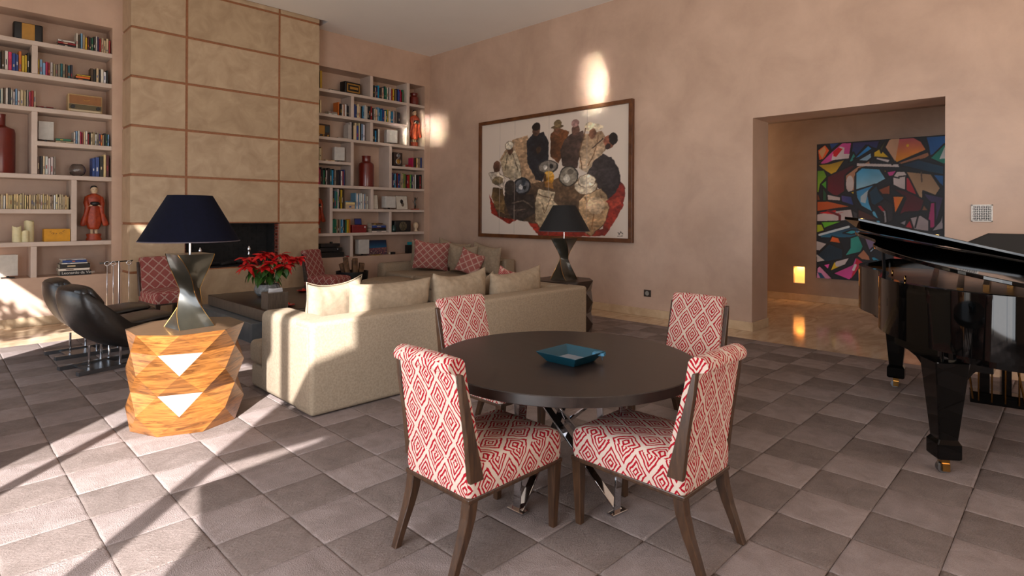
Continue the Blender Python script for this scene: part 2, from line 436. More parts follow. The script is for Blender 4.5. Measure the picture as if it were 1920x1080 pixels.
# back wall: the solid pieces around the two shelf recesses
SD = 0.40
def wb(x0, x1, z0, z1):
    b_ = MB(); b_.box(x0, x1, YW, YW + SD, z0, z1); return b_
b_ = MB()
b_.box(XL, 1.962, YW, YW + SD, 4.30, ZC); b_.box(XL, 1.962, YW, YW + SD, 0, 0.661); b_.box(1.962, 2.3, YW, YW + SD, 0, ZC); b_.box(XL, -0.6, YW, YW + SD, 0.661, 4.30)
b_.box(XL, 2.3, YW + SD, YW + SD + 0.1, 0, ZC)
st('wall_back', b_, wall_m)
b_ = MB()
b_.box(4.7, XR, YW, YW + SD, 4.365, ZC); b_.box(4.7, XR, YW, YW + SD, 0, 0.72); b_.box(7.695, XR, YW, YW + SD, 0.72, 4.365)
b_.box(4.7, 4.9, YW, YW + SD, 0.72, 4.365); b_.box(2.3, XR, YW + SD, YW + SD + 0.1, 0, ZC)
st('wall_back', b_, wall_m)
# wall behind the camera and the window wall on the left (outside the frame, they shape the daylight)
b_ = MB()
b_.box(XL - 0.3, 0.6, YB - 0.3, YB, 0, ZC); b_.box(6.6, 8.4, YB - 0.3, YB, 0, ZC); b_.box(0.6, 6.6, YB - 0.3, YB, 3.0, ZC)
for x in (2.55, 4.55): b_.box(x, x + 0.1, YB - 0.3, YB, 0, 3.0)
st('wall_front', b_, wall_m)
b_ = MB()
XO = XL - 0.12
b_.box(XO, XL, YB, 0.40, 0, ZC); b_.box(XO, XL, 3.14, 6.10, 0, ZC); b_.box(XO, XL, 8.95, YW + 0.4, 0, ZC); b_.box(XO, XL, 0.40, 8.95, 4.85, ZC); b_.box(XO, XL, 1.55, 3.10, 3.52, 4.9); b_.box(XO, XL, 6.62, 8.95, 2.75, 4.9)
st('wall_left', b_, wall_m)
b_ = MB()
for y, w in ((1.26, 0.085), (2.62, 0.045), (3.045, 0.08), (7.55, 0.12)): b_.box(XO + 0.03, XL - 0.01, y - w / 2, y + w / 2, 0, 4.85)
st('window_1', b_, blackmat_m)
b_ = MB(); b_.box(-40, XL - 0.3, -40, 40, -0.3, -0.05); b_.box(XL - 0.3, 40, -40, YB - 0.3, -0.3, -0.05)
st('ground', b_, outdoor_m)

# ------------------------------------------------------------------ fireplace breast of limestone slabs
FX0, FX1, FY = 2.09, 4.98, 9.75
zb = [0.0, 0.695, 1.405, 2.112, 2.825, 3.537, 4.25, 4.963, 5.05]
xb = [FX0, 2.822, 4.256, FX1]
fp = empty('fireplace', (3.5, FY, 0), 0, 'tall cream limestone chimney breast with thin brown inlay bands and an open firebox', 'fireplace')
def under(o, root):
    o.parent = root; o.location = -Vector(root.location); return o
b_ = MB()      # the core: leaves the firebox open
b_.box(FX0 + 0.014, FX1 - 0.002, FY + 0.014, YW, 1.405, ZC + 0.1); b_.box(FX0 + 0.014, FX1 - 0.002, FY + 0.014, YW, 0, 0.695)
b_.box(FX0 + 0.014, 2.80, FY + 0.014, YW, 0.695, 1.405); b_.box(4.285, FX1 - 0.002, FY + 0.014, YW, 0.695, 1.405)
under(b_.build('inlay_core', band_m), fp)
k = 0
for i in range(len(zb) - 1):
    for j in range(3):
        z0, z1 = zb[i], zb[i + 1]; x0, x1 = xb[j], xb[j + 1]
        if i == 1 and j == 1: continue
        g = 0.018
        b_ = MB()
        b_.box(x0 + (0 if j == 0 else g), x1 - (0 if j == 2 else g), FY, FY + 0.03, z0 + (0 if i == 0 else g), z1 - (0 if z1 > 5 else g))
        under(b_.build('stone_slab', trav_m if (i + j) % 2 else trav2_m, bevel=0.002, seg=1), fp)
    b_ = MB(); b_.box(FX0, FX0 + 0.03, FY + 0.03, YW, zb[i] + (0 if i == 0 else 0.018), zb[i + 1] - (0 if zb[i + 1] > 5 else 0.018))
    under(b_.build('stone_slab', trav2_m, bevel=0.002, seg=1), fp)
# firebox
b_ = MB()
b_.box(2.80, 4.285, YW - 0.02, YW, 0.695, 1.405); b_.box(2.80, 2.83, FY + 0.14, YW, 0.695, 1.405); b_.box(2.80, 4.285, FY + 0.03, YW, 0.695, 0.705); b_.box(2.80, 4.285, FY + 0.03, YW, 1.39, 1.405)
b_.box(4.24, 4.285, FY + 0.16, YW, 0.695, 1.405)
under(b_.build('firebox_lining', soot_m), fp)
b_ = MB(); b_.box(4.262, 4.285, FY + 0.03, FY + 0.2, 0.695, 1.405); b_.box(2.80, 2.815, FY + 0.03, FY + 0.2, 0.695, 1.405)
under(b_.build('firebox_mortar', mortar_m), fp)
b_ = MB()
for i in range(13):
    z = 0.705 + i * 0.0535
    for s_, xx0, xx1 in ((0, 4.252, 4.264), (1, 2.813, 2.825)):
        off = 0.05 if i % 2 else 0
        for q in range(2):
            y0 = FY + 0.032 + q * 0.085 - off * q
            b_.box(xx0, xx1, y0, y0 + (0.078 if q == 0 else 0.06 + off), z, z + 0.042)
o = under(b_.build('firebox_bricks', brick_m), fp); o['kind'] = 'stuff'
b_ = MB()
for i in range(12):
    for q in range(9):
        b_.box(2.86 + q * 0.152 + (0.07 if i % 2 else 0), 2.86 + q * 0.152 + 0.14 + (0.07 if i % 2 else 0), YW - 0.03, YW - 0.018, 0.71 + i * 0.057, 0.755 + i * 0.057)
o = under(b_.build('sooty_back_bricks', soot_m), fp); o['kind'] = 'stuff'
# burnt wood on the hearth and two andirons
fl = empty('firewood_remains', (3.3, 10.0, 0.706), 0, 'charred logs and pale ash lying inside the fireplace', 'firewood')
for i, (x, y, a, L) in enumerate(((0.0, 0.0, 0.1, 0.5), (-0.12, 0.1, -0.3, 0.4), (0.22, -0.02, 0.5, 0.3), (0.45, 0.08, -0.15, 0.36))):
    b_ = MB(); b_.tube([(x - L / 2 * math.cos(a), y - L / 2 * math.sin(a), 0.03 + 0.03 * (i % 2)), (x, y, 0.05), (x + L / 2 * math.cos(a), y + L / 2 * math.sin(a), 0.035)], [0.03, 0.035, 0.025], 8)
    b_.build('log', soot_m, fl, smooth=True)
for n_, x in (('left', 3.05), ('right', 3.80)):
    a_ = empty('andiron', (x, FY + 0.1, 0.706), 0, 'bright metal andiron finial at the %s of the firebox' % n_, 'andiron', 'pair of andirons in the fireplace')
    b_ = MB(); b_.lathe([(0.012, 0), (0.012, 0.16), (0.03, 0.18), (0.012, 0.2), (0.03, 0.24), (0.035, 0.27), (0.018, 0.31), (0.004, 0.33)], 12)
    b_.build('finial', chrome_m, a_, smooth=True)
    b_ = MB(); b_.box(-0.07, 0.07, -0.01, 0.01, 0, 0.02); b_.box(-0.01, 0.01, 0, 0.3, 0.06, 0.08); b_.build('foot', blackmat_m, a_)

# ------------------------------------------------------------------ built-in bookcases (front plane YW, SD deep)
Y0, Y1 = YW - 0.002, YW + SD
T = 0.062
bl = empty('built_in_bookcase', (1.0, YW, 0.66), 0, 'plaster bookcase recess of staggered shelves to the left of the fireplace', 'bookcase')
br = empty('built_in_bookcase', (6.4, YW, 0.72), 0, 'plaster bookcase recess of staggered shelves in the corner right of the fireplace', 'bookcase')
def shelf(root, x0, x1, z, t=T, n='shelf'):
    b_ = MB(); b_.box(x0, x1, Y0, Y1, z - t, z); under(b_.build(n, niche_m, bevel=0.006), root)
def divider(root, x, z0, z1, w=0.066):
    b_ = MB(); b_.box(x, x + w, Y0 + 0.001, Y1, z0, z1); under(b_.build('divider', niche_m, bevel=0.006), root)
LX0, LX1 = -0.6, 1.962
for z in (3.917, 3.468, 3.008, 2.087, 1.152): shelf(bl, LX0, LX1, z)
shelf(bl, 1.07, LX1, 2.546); shelf(bl, LX0, 1.50, 1.604)
divider(bl, 1.039, 3.468, 3.855); divider(bl, 1.039, 2.087, 2.946); divider(bl, 1.482, 1.152, 2.025); divider(bl, 1.039, 0.661, 1.09); divider(bl, 0.1, 1.152, 2.025); divider(bl, 0.1, 2.087, 2.946)
RX0, RX1 = 4.9, 7.695
for x0, x1, z in ((RX0, RX1, 3.942), (RX0, 7.25, 3.476), (RX0, RX1, 3.036), (RX0, RX1, 2.12), (5.48, RX1, 1.665), (RX0, RX1, 1.19), (RX0, 5.93, 2.577), (6.82, RX1, 2.577)):
    shelf(br, x0, x1, z, 0.056)
divider(br, 6.334, 3.942, 4.365); divider(br, 7.225, 3.036, 4.365, 0.075); divider(br, 5.905, 3.476, 3.886); divider(br, 6.34, 3.036, 3.42)
divider(br, 5.905, 2.12, 2.98); divider(br, 6.795, 2.12, 2.98); divider(br, 5.459, 1.19, 2.064); divider(br, 6.36, 1.665, 2.064); divider(br, 6.795, 1.19, 1.61); divider(br, 5.90, 0.72, 1.134)

# ------------------------------------------------------------------ rug of square carpet tiles
rug = empty('rug', (3.0, 3.0, 0), 0, 'large taupe area rug of square carpet tiles with alternating cut and loop pile', 'rug')
PX, PY = 0.358, 0.3455
GX, GY = 3.10, 0.767
RXE, RYE = 7.222, 8.76
RX_0, RY_0 = -1.2, -3.6
def tile_mesh(name, mat, w, d, seed):
    r_ = random.Random(seed); n = 6
    bm = bmesh.new(); g = 0.0015
    def edge(i): return r_.uniform(-0.0016, 0.0016)
    rings = []
    for inset, z in ((0.0, 0.0), (0.0, 0.017), (0.003, 0.0215), (0.015, 0.023)):
        ring = []
        hw, hd = w / 2 - g / 2 - inset, d / 2 - g / 2 - inset
        for s_ in range(4):
            for i in range(n):
                t_ = i / n * 2 - 1; j = edge(i) if inset < 0.02 else 0
                ring.append([(t_ * hw, -hd + j), (hw + j, t_ * hd), (-t_ * hw, hd + j), (-hw + j, -t_ * hd)][s_] + (z + r_.uniform(-0.0008, 0.0008) * (z > 0),))
        rings.append(ring)
    vs = [bm.verts.new(p) for rg in rings for p in rg]; N = 4 * n
    for k_ in range(3):
        for i in range(N): bm.faces.new((vs[k_ * N + i], vs[k_ * N + (i + 1) % N], vs[(k_ + 1) * N + (i + 1) % N], vs[(k_ + 1) * N + i]))
    bm.faces.new(vs[3 * N:4 * N])
    for f in bm.faces: f.smooth = True
    me = bpy.data.meshes.new(name); bm.to_mesh(me); bm.free(); me.materials.append(mat); return me
tile_meshes = [[tile_mesh('carpet_tile', m_, PX, PY, 10 * a + i) for i in range(4)] for a, m_ in enumerate((cut_m, loop_m))]
cells = []
for i in range(-13, 13):
    for j in range(-14, 25):
        x0, x1 = GX + (i) * PX, GX + (i + 1) * PX; y0, y1 = GY + j * PY, GY + (j + 1) * PY
        x0, x1 = max(x0, RX_0), min(x1, RXE); y0, y1 = max(y0, RY_0), min(y1, RYE)
        if x1 - x0 < 0.05 or y1 - y0 < 0.05: continue
        cx_, cy_ = (x0 + x1) / 2, (y0 + y1) / 2
        p = Vector((cx_, cy_, 0)); dd = p.dot(_f); rr = p.dot(_r)
        vis = dd > 2.0 and abs(rr) < dd * 0.9 + 0.3
        # tiles wholly behind the sofas or under the coffee table are not seen
        hid = (2.1 < cx_ < 5.4 and 4.1 < cy_ < 7.6) or (2.9 < cx_ < 6.2 and 6.0 < cy_ < 9.0)
        cells.append((0 if (vis and not hid) else 1, dd, cx_, cy_, x1 - x0, y1 - y0, i, j))
cells.sort()
rest = [MB(), MB()]
for n_, (h_, dd, cx_, cy_, w_, d_, i, j) in enumerate(cells):
    a = (i + j) % 2
    if n_ < 300:
        o = bpy.data.objects.new('carpet_tile', tile_meshes[a][(i * 3 + j) % 4]); COL.objects.link(o); o.parent = rug
        o.location = (cx_ - 3.0, cy_ - 3.0, 0.0005); o.scale = (w_ / PX, d_ / PY, 1)
    else:
        g = 0.0008
        ring = lambda q, z: [(cx_ - w_ / 2 + g + q, cy_ - d_ / 2 + g + q, z), (cx_ + w_ / 2 - g - q, cy_ - d_ / 2 + g + q, z), (cx_ + w_ / 2 - g - q, cy_ + d_ / 2 - g - q, z), (cx_ - w_ / 2 + g + q, cy_ + d_ / 2 - g - q, z)]
        rest[a].loft([ring(0, 0.0), ring(0, 0.017), ring(0.004, 0.022)])
for a in (0, 1):
    o = under(rest[a].build('far_carpet_tiles', (cut_m, loop_m)[a]), rug); o['kind'] = 'stuff'
b_ = MB(); b_.box(RX_0, RXE, RY_0, RYE, 0.0002, 0.012); under(b_.build('rug_backing', loop_m), rug)
RZ = 0.022      # top of the rug

# ------------------------------------------------------------------ dining chairs (local +X is the front)
def fabric_uv(bm_obj): pass
def make_chair(name, fab, wood, label, group=None, cat='chair'):
    root = empty(name, (0, 0, 0), 0, label, cat, group)
    hw = 0.222
    # seat cushion: rounded, domed box, with the upholstered apron down to the rail
    s = MB()
    def rr_(x0, x1, y, z, r_=0.03, n=4):
        pts = []
        for cx_, cy_, a0 in ((x1 - r_, y - r_, 0), (x0 + r_, y - r_, 90), (x0 + r_, -y + r_, 180), (x1 - r_, -y + r_, 270)):
            for i in range(n): a = R(a0 + 90 * i / (n - 1)); pts.append((cx_ + r_ * math.cos(a), cy_ + r_ * math.sin(a), z))
        return pts
    s.loft([rr_(-0.30, 0.305, hw, 0.335), rr_(-0.305, 0.31, hw + 0.004, 0.36), rr_(-0.305, 0.31, hw + 0.006, 0.44), rr_(-0.30, 0.30, hw - 0.002, 0.468), rr_(-0.28, 0.27, hw - 0.03, 0.486), rr_(-0.22, 0.18, hw - 0.09, 0.497)])
    o = s.build('seat', fab, root, smooth=True, uv=True, angle=60)
    # seat rail of wood
    s = MB(); s.box(-0.305, 0.31, -hw - 0.004, hw + 0.004, 0.315, 0.336); s.build('seat_rail', wood, root, bevel=0.005)
    # back: leaning pad with a rolled top
    prof = [(-0.300, 0.47), (-0.318, 0.60), (-0.345, 0.76), (-0.362, 0.865)]
    roll = []
    for i in range(9):
        a = R(205 - 215 * i / 8); roll.append((-0.352 + 0.052 * math.cos(a), 0.893 + 0.040 * math.sin(a)))
    front = [(-0.285, 0.80), (-0.255, 0.68), (-0.225, 0.57), (-0.205, 0.49), (-0.21, 0.46)]
    pr_ = prof + roll + front
    s = MB(); ny = 8; rings = []
    for k_ in range(ny + 1):
        t_ = -1 + 2 * k_ / ny; e = 0.012 if abs(t_) > 0.99 else 0
        c0 = Vector((sum(p[0] for p in pr_) / len(pr_), 0, sum(p[1] for p in pr_) / len(pr_)))
        ring = []
        for (x, z) in pr_:
            wdt = hw - 0.012 - 0.014 * max(0, (z - 0.5) / 0.4)
            x2 = x + (c0.x - x) * (0.10 if e else 0) + (0.010 * (1 - t_ * t_) if x > -0.30 and z < 0.86 else 0)
            ring.append((x2, t_ * wdt, z + (0.004 * (1 - t_ * t_) if z > 0.9 else 0)))
        rings.append(ring)
    s.loft(rings)
    o = s.build('backrest', fab, root, smooth=True, uv=True, angle=60)
    # wooden posts on both sides of the back
    for sg in (-1, 1):
        s = MB(); y0, y1 = sg * (hw - 0.018), sg * (hw + 0.010)
        poly = [(-0.300, 0.40), (-0.222, 0.40), (-0.262, 0.56), (-0.315, 0.77), (-0.340, 0.868), (-0.358, 0.872), (-0.350, 0.78), (-0.322, 0.60)]
        s.prism(poly, min(y0, y1), max(y0, y1), 'y'); s.build('back_post', wood, root, bevel=0.003, seg=1)
    # legs
    for sg in (-1, 1):
        s = MB(); y = sg * (hw - 0.025)
        q = lambda x, z, w: [(x - w, y - w, z), (x + w, y - w, z), (x + w, y + w, z), (x - w, y + w, z)]
        s.loft([q(0.272, 0.0, 0.016), q(0.280, 0.32, 0.026)]); s.build('leg', wood, root, bevel=0.003, seg=1)
        s = MB()
        s.loft([q(-0.375, 0.0, 0.017), q(-0.345, 0.08, 0.019), q(-0.308, 0.17, 0.022), q(-0.283, 0.25, 0.025), q(-0.272, 0.32, 0.026)]); s.build('leg', wood, root, bevel=0.003, seg=1)
    return root
G = 'red diamond chairs around the round table'
chA = make_chair('dining_chair', fabric_m, chairwood_m, 'red and cream diamond-patterned chair at the near left of the round table', G)
chB = copy_tree(chA); chB['label'] = 'red and cream diamond chair on the near right of the round table'
chC = copy_tree(chA); chC['label'] = 'red and cream diamond chair between the round table and the sofa back'
chD = copy_tree(chA); chD['label'] = 'red and cream diamond chair on the far right of the round table, facing us'
for c_, x, y, a in ((chA, 1.905, 2.04, 0), (chB, 2.49, 1.495, 90), (chC, 2.775, 2.90, -90), (chD, 3.80, 2.065, 180)):
    c_.location = (x, y, RZ); c_.rotation_euler = (0, 0, R(a))
chE = make_chair('fireside_chair', fabricshade_m, espresso_m, 'red diamond-patterned low chair left of the fireplace opening', 'deep red chairs by the fireplace')
chE.location = (2.40, 9.12, 0.0); chE.rotation_euler = (0, 0, R(-84)); chE.scale = (1, 1.12, 1)
chF = copy_tree(chE); chF['label'] = 'red diamond-patterned chair right of the fireplace opening, behind the poinsettia'
chF.location = (4.93, 9.30, 0.0); chF.rotation_euler = (0, 0, R(-62))

# ------------------------------------------------------------------ round dining table
TX, TY, TR = 2.555, 2.085, 0.735
tb = empty('dining_table', (TX, TY, RZ), 0, 'round dark-stained wooden dining table on crossed chrome legs', 'table')
s = MB(); s.lathe([(TR - 0.01, 0.675), (TR, 0.68), (TR, 0.724), (TR - 0.004, 0.728)], 96); s.build('tabletop', tabletop_m, tb, smooth=True, angle=30)
s = MB(); s.lathe([(0.30, 0.66), (0.30, 0.675)], 32); s.build('mounting_plate', blackmat_m, tb)
for a in (182, 262, 2, 82):
    s = MB(); a = R(a); c_, n_ = Vector((math.cos(a), math.sin(a), 0)), Vector((-math.sin(a), math.cos(a), 0))
    foot = c_ * 0.40
    s.bar(foot + Vector((0, 0, 0.0)), c_ * 0.40 + n_ * 0.05 + Vector((0, 0, 0.66)), 0.045, 0.012, side=n_)
    s.bar(foot + n_ * 0.02 + Vector((0, 0, 0.006)), -c_ * 0.34 - n_ * 0.10 + Vector((0, 0, 0.66)), 0.045, 0.012, side=n_)
    s.bar(foot - n_ * 0.05 + Vector((0, 0, 0.008)), foot + n_ * 0.06 + Vector((0, 0, 0.008)), 0.045, 0.012, side=c_)
    s.build('leg', chrome_m, tb, bevel=0.002, seg=1)
TZ = RZ + 0.728
tr = empty('serving_tray', (2.50, 1.995, TZ), R(1), 'square teal leather tray with flared sides on the round table', 'tray')
s = MB()
sq = lambda h, z: [(-h, -h, z), (h, -h, z), (h, h, z), (-h, h, z)]
s.loft([sq(0.092, 0.0), sq(0.138, 0.055), sq(0.132, 0.055), sq(0.087, 0.007)]); s.build('tray_sides', teal_m, tr, bevel=0.002, seg=1)
s = MB(); s.box(-0.086, 0.086, -0.086, 0.086, 0.008, 0.011); s.build('tray_lining', greyfelt_m, tr)
s = MB(); s.box(0.085, 0.125, -0.150, -0.085, 0.035, 0.050, M=rot('Z', R(20), (0.1, -0.12, 0))); s.add([(0.085, -0.138, 0.052), (0.12, -0.13, 0.056), (0.105, -0.138, 0.006)], [(0, 1, 2)]); s.build('corner_tab', ribbon_m, tr)

# ------------------------------------------------------------------ faceted side tables
def faceted(name, x, y, side_m, top_m, label, zb_):
    root = empty(name, (x, y, zb_), 0, label, 'side table', 'pair of faceted side tables by the sofa')
    N, L, h = 8, 5, (0.718 - zb_) / 5
    rings = []
    for l in range(L + 1):
        even = l % 2 == 0; z = h * (L - l); r_ = 0.388 if even else 0.3585
        off = 157.5 if even else 180
        rings.append([Vector((r_ * math.cos(R(off + 45 * k_)), r_ * math.sin(R(off + 45 * k_)), z)) for k_ in range(N)])
    for l in range(L):
        A, B = rings[l], rings[l + 1]
        for k_ in range(N):
            k2 = (k_ + 1) % N
            if l % 2 == 0: tris = ((A[k_], A[k2], B[k_]), (B[k_], B[k2], A[k2]))
            else: tris = ((A[k_], A[k2], B[k2]), (B[k_], B[k2], A[k_]))
            for T3 in tris:
                s = MB(); c0 = sum(T3, Vector()) / 3; inn = Vector((0, 0, c0.z))
                i3 = [p + (inn - p).normalized() * 0.018 for p in T3]
                s.add([*T3, *i3], [(0, 1, 2), (5, 4, 3), (0, 1, 4, 3), (1, 2, 5, 4), (2, 0, 3, 5)])
                s.build('facet_panel', side_m, root)
    s = MB(); top = [p for p in rings[0]]
    s.loft([[Vector((p.x * 0.98, p.y * 0.98, p.z - 0.012)) for p in top], [p + Vector((0, 0, 0.002)) for p in top]]); s.build('table_top', top_m, root)
    return root
faceted('side_table', 1.38, 4.74, oak_m, oaktop_m, 'faceted honey-coloured oak side table standing on the sunlit rug', RZ)
faceted('side_table', 5.88, 4.81, darkfacet_m, darkfacet_m, 'faceted dark wooden side table behind the right end of the sofa', RZ)

# ------------------------------------------------------------------ twisted lamps
def lamp(x, y, z, shade_m, label, rz):
    root = empty('table_lamp', (x, y, z), rz, label, 'lamp', 'pair of twisted table lamps')
    s = MB(); rings = []; n = 28; m_ = 6
    for i in range(n + 1):
        t_ = i / n; tw = -R(95) * t_; w = 0.124 * (0.40 + 0.60 * abs(2 * t_ - 1) ** 1.25); z_ = 0.536 * t_
        ring = []
        for c_ in range(4):
            a0, a1 = PI / 4 + c_ * PI / 2, PI / 4 + (c_ + 1) * PI / 2
            p0 = Vector((math.cos(a0), math.sin(a0), 0)) * w * 1.414; p1 = Vector((math.cos(a1), math.sin(a1), 0)) * w * 1.414
            for q in range(m_):
                u_ = q / m_; p = p0.lerp(p1, u_); p *= 1 - 0.10 * math.sin(PI * u_) * (1 - abs(2 * t_ - 1))
                ring.append((p.x * math.cos(tw) - p.y * math.sin(tw), p.x * math.sin(tw) + p.y * math.cos(tw), z_))
        rings.append(ring)
    s.loft(rings); s.build('twisted_body', bronze_m, root, smooth=True, angle=35)
    # brass edge lines along two of the corners
    for c_ in range(4):
        s = MB(); s.tube([Vector(r_[c_ * m_]) * 1.0 + Vector((r_[c_ * m_][0], r_[c_ * m_][1], 0)) * 0.004 for r_ in rings], 0.0022, 5); s.build('edge_trim', brass_m, root)
    s = MB(); s.lathe([(0.008, 0.53), (0.008, 0.66)], 10); s.lathe([(0.018, 0.64), (0.018, 0.72)], 12); s.build('lamp_stem', chrome_m, root, smooth=True, angle=40)
    s = MB(); seg = 64
    pf = [(0.335, 0.628), (0.148, 0.965), (0.146, 0.965), (0.332, 0.628)]
    s.lathe(pf, seg, cap=False); s.lathe([(0.002, 0.955), (0.146, 0.957)], seg, cap=False)
    s.build('lamp_shade', shade_m, root, smooth=True, angle=40)
    s = MB(); s.lathe([(0.3355, 0.627), (0.3365, 0.631), (0.3345, 0.634)], seg, cap=False); s.build('shade_trim', flat('shade_piping', (70, 60, 66), 0.7), root, smooth=True)
    return root
lamp(1.385, 4.69, 0.7205, navy_m, 'large lamp with navy cone shade and twisted bronze base on the oak side table', R(8))
lamp(5.88, 4.81, 0.7205, blackshade_m, 'lamp with black cone shade and twisted base on the dark side table', R(2))

# ------------------------------------------------------------------ sofas and cushions
def rbox(s, x0, x1, y0, y1, z0, z1): s.box(x0, x1, y0, y1, z0, z1)
sf = empty('sofa', (3.7, 4.9, RZ), 0, 'long beige linen sofa seen from behind with its back to the dining table', 'sofa')
def part(name, x0, x1, y0, y1, z0, z1, m, root, bev=0.03):
    s = MB(); s.box(x0, x1, y0, y1, z0, z1); o = s.build(name, m, None, bevel=bev, seg=4, smooth=True, uv=True); o.parent = root; o.location = -Vector(root.location)
    return o
part('back', 2.03, 5.42, 4.08, 4.36, RZ + 0.01, 0.735, linen_m, sf, 0.035)
part('arm', 2.026, 2.30, 4.092, 5.01, RZ + 0.01, 0.732, linen_m, sf, 0.06)
part('arm', 5.15, 5.424, 4.092, 5.01, RZ + 0.01, 0.732, linen_m, sf, 0.06)
part('base', 2.05, 5.40, 4.2, 5.25, RZ + 0.01, 0.235, linen_m, sf, 0.03)
for i in range(3):
    x0 = (2.04 if i == 0 else 2.31 + i * 0.95); x1 = 2.31 + (i + 1) * 0.95 - 0.01
    part('seat_cushion', max(x0, 2.31), x1, 4.36, 5.26, 0.24, 0.44, linen_m, sf, 0.045)
part('seat_cushion', 2.035, 2.31, 5.0, 5.265, 0.24, 0.44, linen_m, sf, 0.045)

def cushion(name, w, h, t, m, label, loc, yaw, lean, group, piping=None, roll=0.0, pinch=0.22, seed=0, cat='cushion', flop=0.05):
    """a soft pillow standing on its lower edge; yaw turns it, lean tips it back"""
    r_ = random.Random(seed); nx, nz = 18, 14
    vs, fs = [], []
    ph = [r_.uniform(0, 6.28) for _ in range(6)]
    def P(i, j, sd):
        u, v = -1 + 2 * i / nx, -1 + 2 * j / nz
        cu, cv = math.copysign(abs(u) ** 0.85, u), math.copysign(abs(v) ** 0.85, v)
        x = cu * w / 2 * (1 - pinch * (1 - v * v) * 0.0 - pinch * 0.35 * (1 - abs(v) ** 2) * abs(u))
        z = cv * h / 2 * (1 - pinch * 0.55 * (1 - u * u) * abs(v)) + h / 2
        z += flop * h * (u * u) * max(v, 0)
        d = ((1 - abs(u) ** 2.6) * (1 - abs(v) ** 2.6)) ** 0.55
        wr = 0.010 * math.sin(7 * u + 4 * v + ph[0]) * (1 - abs(v)) + 0.014 * max(v, 0) ** 2 * math.sin(17 * u + ph[1] + 2 * v) + 0.005 * math.sin(12 * v + 5 * u + ph[2]) * abs(u) ** 3
        y = sd * (t / 2 * d + wr * min(1, d * 2))
        return (x, y, z)
    idx = {}
    for sd in (1, -1):
        for i in range(nx + 1):
            for j in range(nz + 1):
                e = i in (0, nx) or j in (0, nz); k_ = (i, j, 0 if e else sd)
                if k_ not in idx: idx[k_] = len(vs); vs.append(P(i, j, 0 if e else sd))
        for i in range(nx):
            for j in range(nz):
                q = [idx[(a, b, 0 if (a in (0, nx) or b in (0, nz)) else sd)] for a, b in ((i, j), (i + 1, j), (i + 1, j + 1), (i, j + 1))]
                fs.append(q if sd < 0 else q[::-1])
    s = MB(); s.add(vs, fs); o = s.build(name, m, smooth=True, uv=True, sub=1)
    o.location = loc; o.rotation_mode = 'ZXY'
    o.rotation_euler = (R(lean), R(roll), R(yaw))
    tag(o, label, cat, group)
    if piping:
        e = [P(i, 0, 0) for i in range(nx)] + [P(nx, j, 0) for j in range(nz)] + [P(nx - i, nz, 0) for i in range(nx)] + [P(0, nz - j, 0) for j in range(nz)]
        e.append(e[0]); s = MB(); s.tube(e, 0.005, 6); s.build('piping', piping, o, smooth=True)
    return o
GS = 'cushions on the long beige sofa'
ZS = 0.44
cushion('cushion', 0.60, 0.54, 0.20, pillow_m, 'beige cushion with piped edge in the sunlit left corner of the long sofa', (2.50, 4.66, ZS), 12, 8, GS, linen_m, seed=1)
cushion('cushion', 0.90, 0.54, 0.24, pillow_m, 'wide beige cushion half in sunlight, second from the left on the long sofa', (2.96, 4.47, ZS), -1, 6, GS, seed=2, flop=0.0)
cushion('cushion', 0.82, 0.54, 0.24, pillow_m, 'wide beige cushion in the middle of the long sofa, right of the sunlight edge', (3.80, 4.50, ZS), 8, 5, GS, seed=3, flop=0.08)
cushion('cushion', 0.84, 0.52, 0.24, pillow_m, 'wide beige cushion at the right end of the long sofa', (4.60, 4.47, ZS), 1, 6, GS, seed=4, roll=-3)
cushion('cushion', 0.50, 0.46, 0.15, pillow_m, 'small beige cushion whose pointed corner shows between the two right cushions', (4.32, 4.82, ZS + 0.02), 25, 12, GS, seed=5, roll=38)
cushion('cushion', 0.45, 0.45, 0.14, fabric_m, 'bright red diamond cushion peeking over the left cushions of the long sofa', (2.80, 4.80, ZS + 0.03), 10, 10, GS, seed=6, roll=20)
cushion('cushion', 0.45, 0.45, 0.14, fabpil_m, 'red patterned cushion peeking over the rightmost cushion of the long sofa', (4.76, 4.80, ZS + 0.05), -10, 12, GS, seed=7, roll=12)
cushion('cushion', 0.40, 0.42, 0.14, fabpil_m, 'red patterned cushion glimpsed in the gap right of the middle beige cushion', (4.13, 4.66, ZS), 70, 6, GS, seed=12)
# corner sofa along the right wall
s2 = empty('sofa', (7.0, 8.6, 0), 0, 'second beige linen sofa in the far corner below the painting', 'sofa')
part('back', 7.48, 7.74, 7.5, 9.78, RZ, 0.74, linen_m, s2, 0.04)
part('base', 6.25, 7.5, 7.5, 9.75, RZ, 0.24, linen_m, s2, 0.03)
part('seat_cushion', 6.2, 7.48, 7.52, 8.6, 0.24, 0.46, linen_m, s2, 0.05)
part('seat_cushion', 6.2, 7.48, 8.62, 9.52, 0.24, 0.46, linen_m, s2, 0.05)
part('arm', 6.2, 7.6, 9.53, 9.80, RZ, 0.62, linen_m, s2, 0.08)
ot = empty('ottoman', (5.70, 8.62, RZ), 0, 'low round brown ottoman in front of the corner sofa', 'ottoman')
s = MB(); s.lathe([(0.43, 0.03), (0.46, 0.08), (0.47, 0.33), (0.44, 0.39), (0.3, 0.42), (0.01, 0.43)], 40); s.build('ottoman_seat', pillow_m, ot, smooth=True)
s = MB(); s.lathe([(0.38, 0.0), (0.38, 0.035)], 24); s.build('ottoman_base', blackmat_m, ot)
GC = 'cushions on the corner sofa'
Z2 = 0.46
cushion('cushion', 0.76, 0.56, 0.2, pillow_m, 'beige cushion against the left arm of the corner sofa, behind the square red one', (7.12, 9.36, Z2), -35, 8, GC, seed=21)
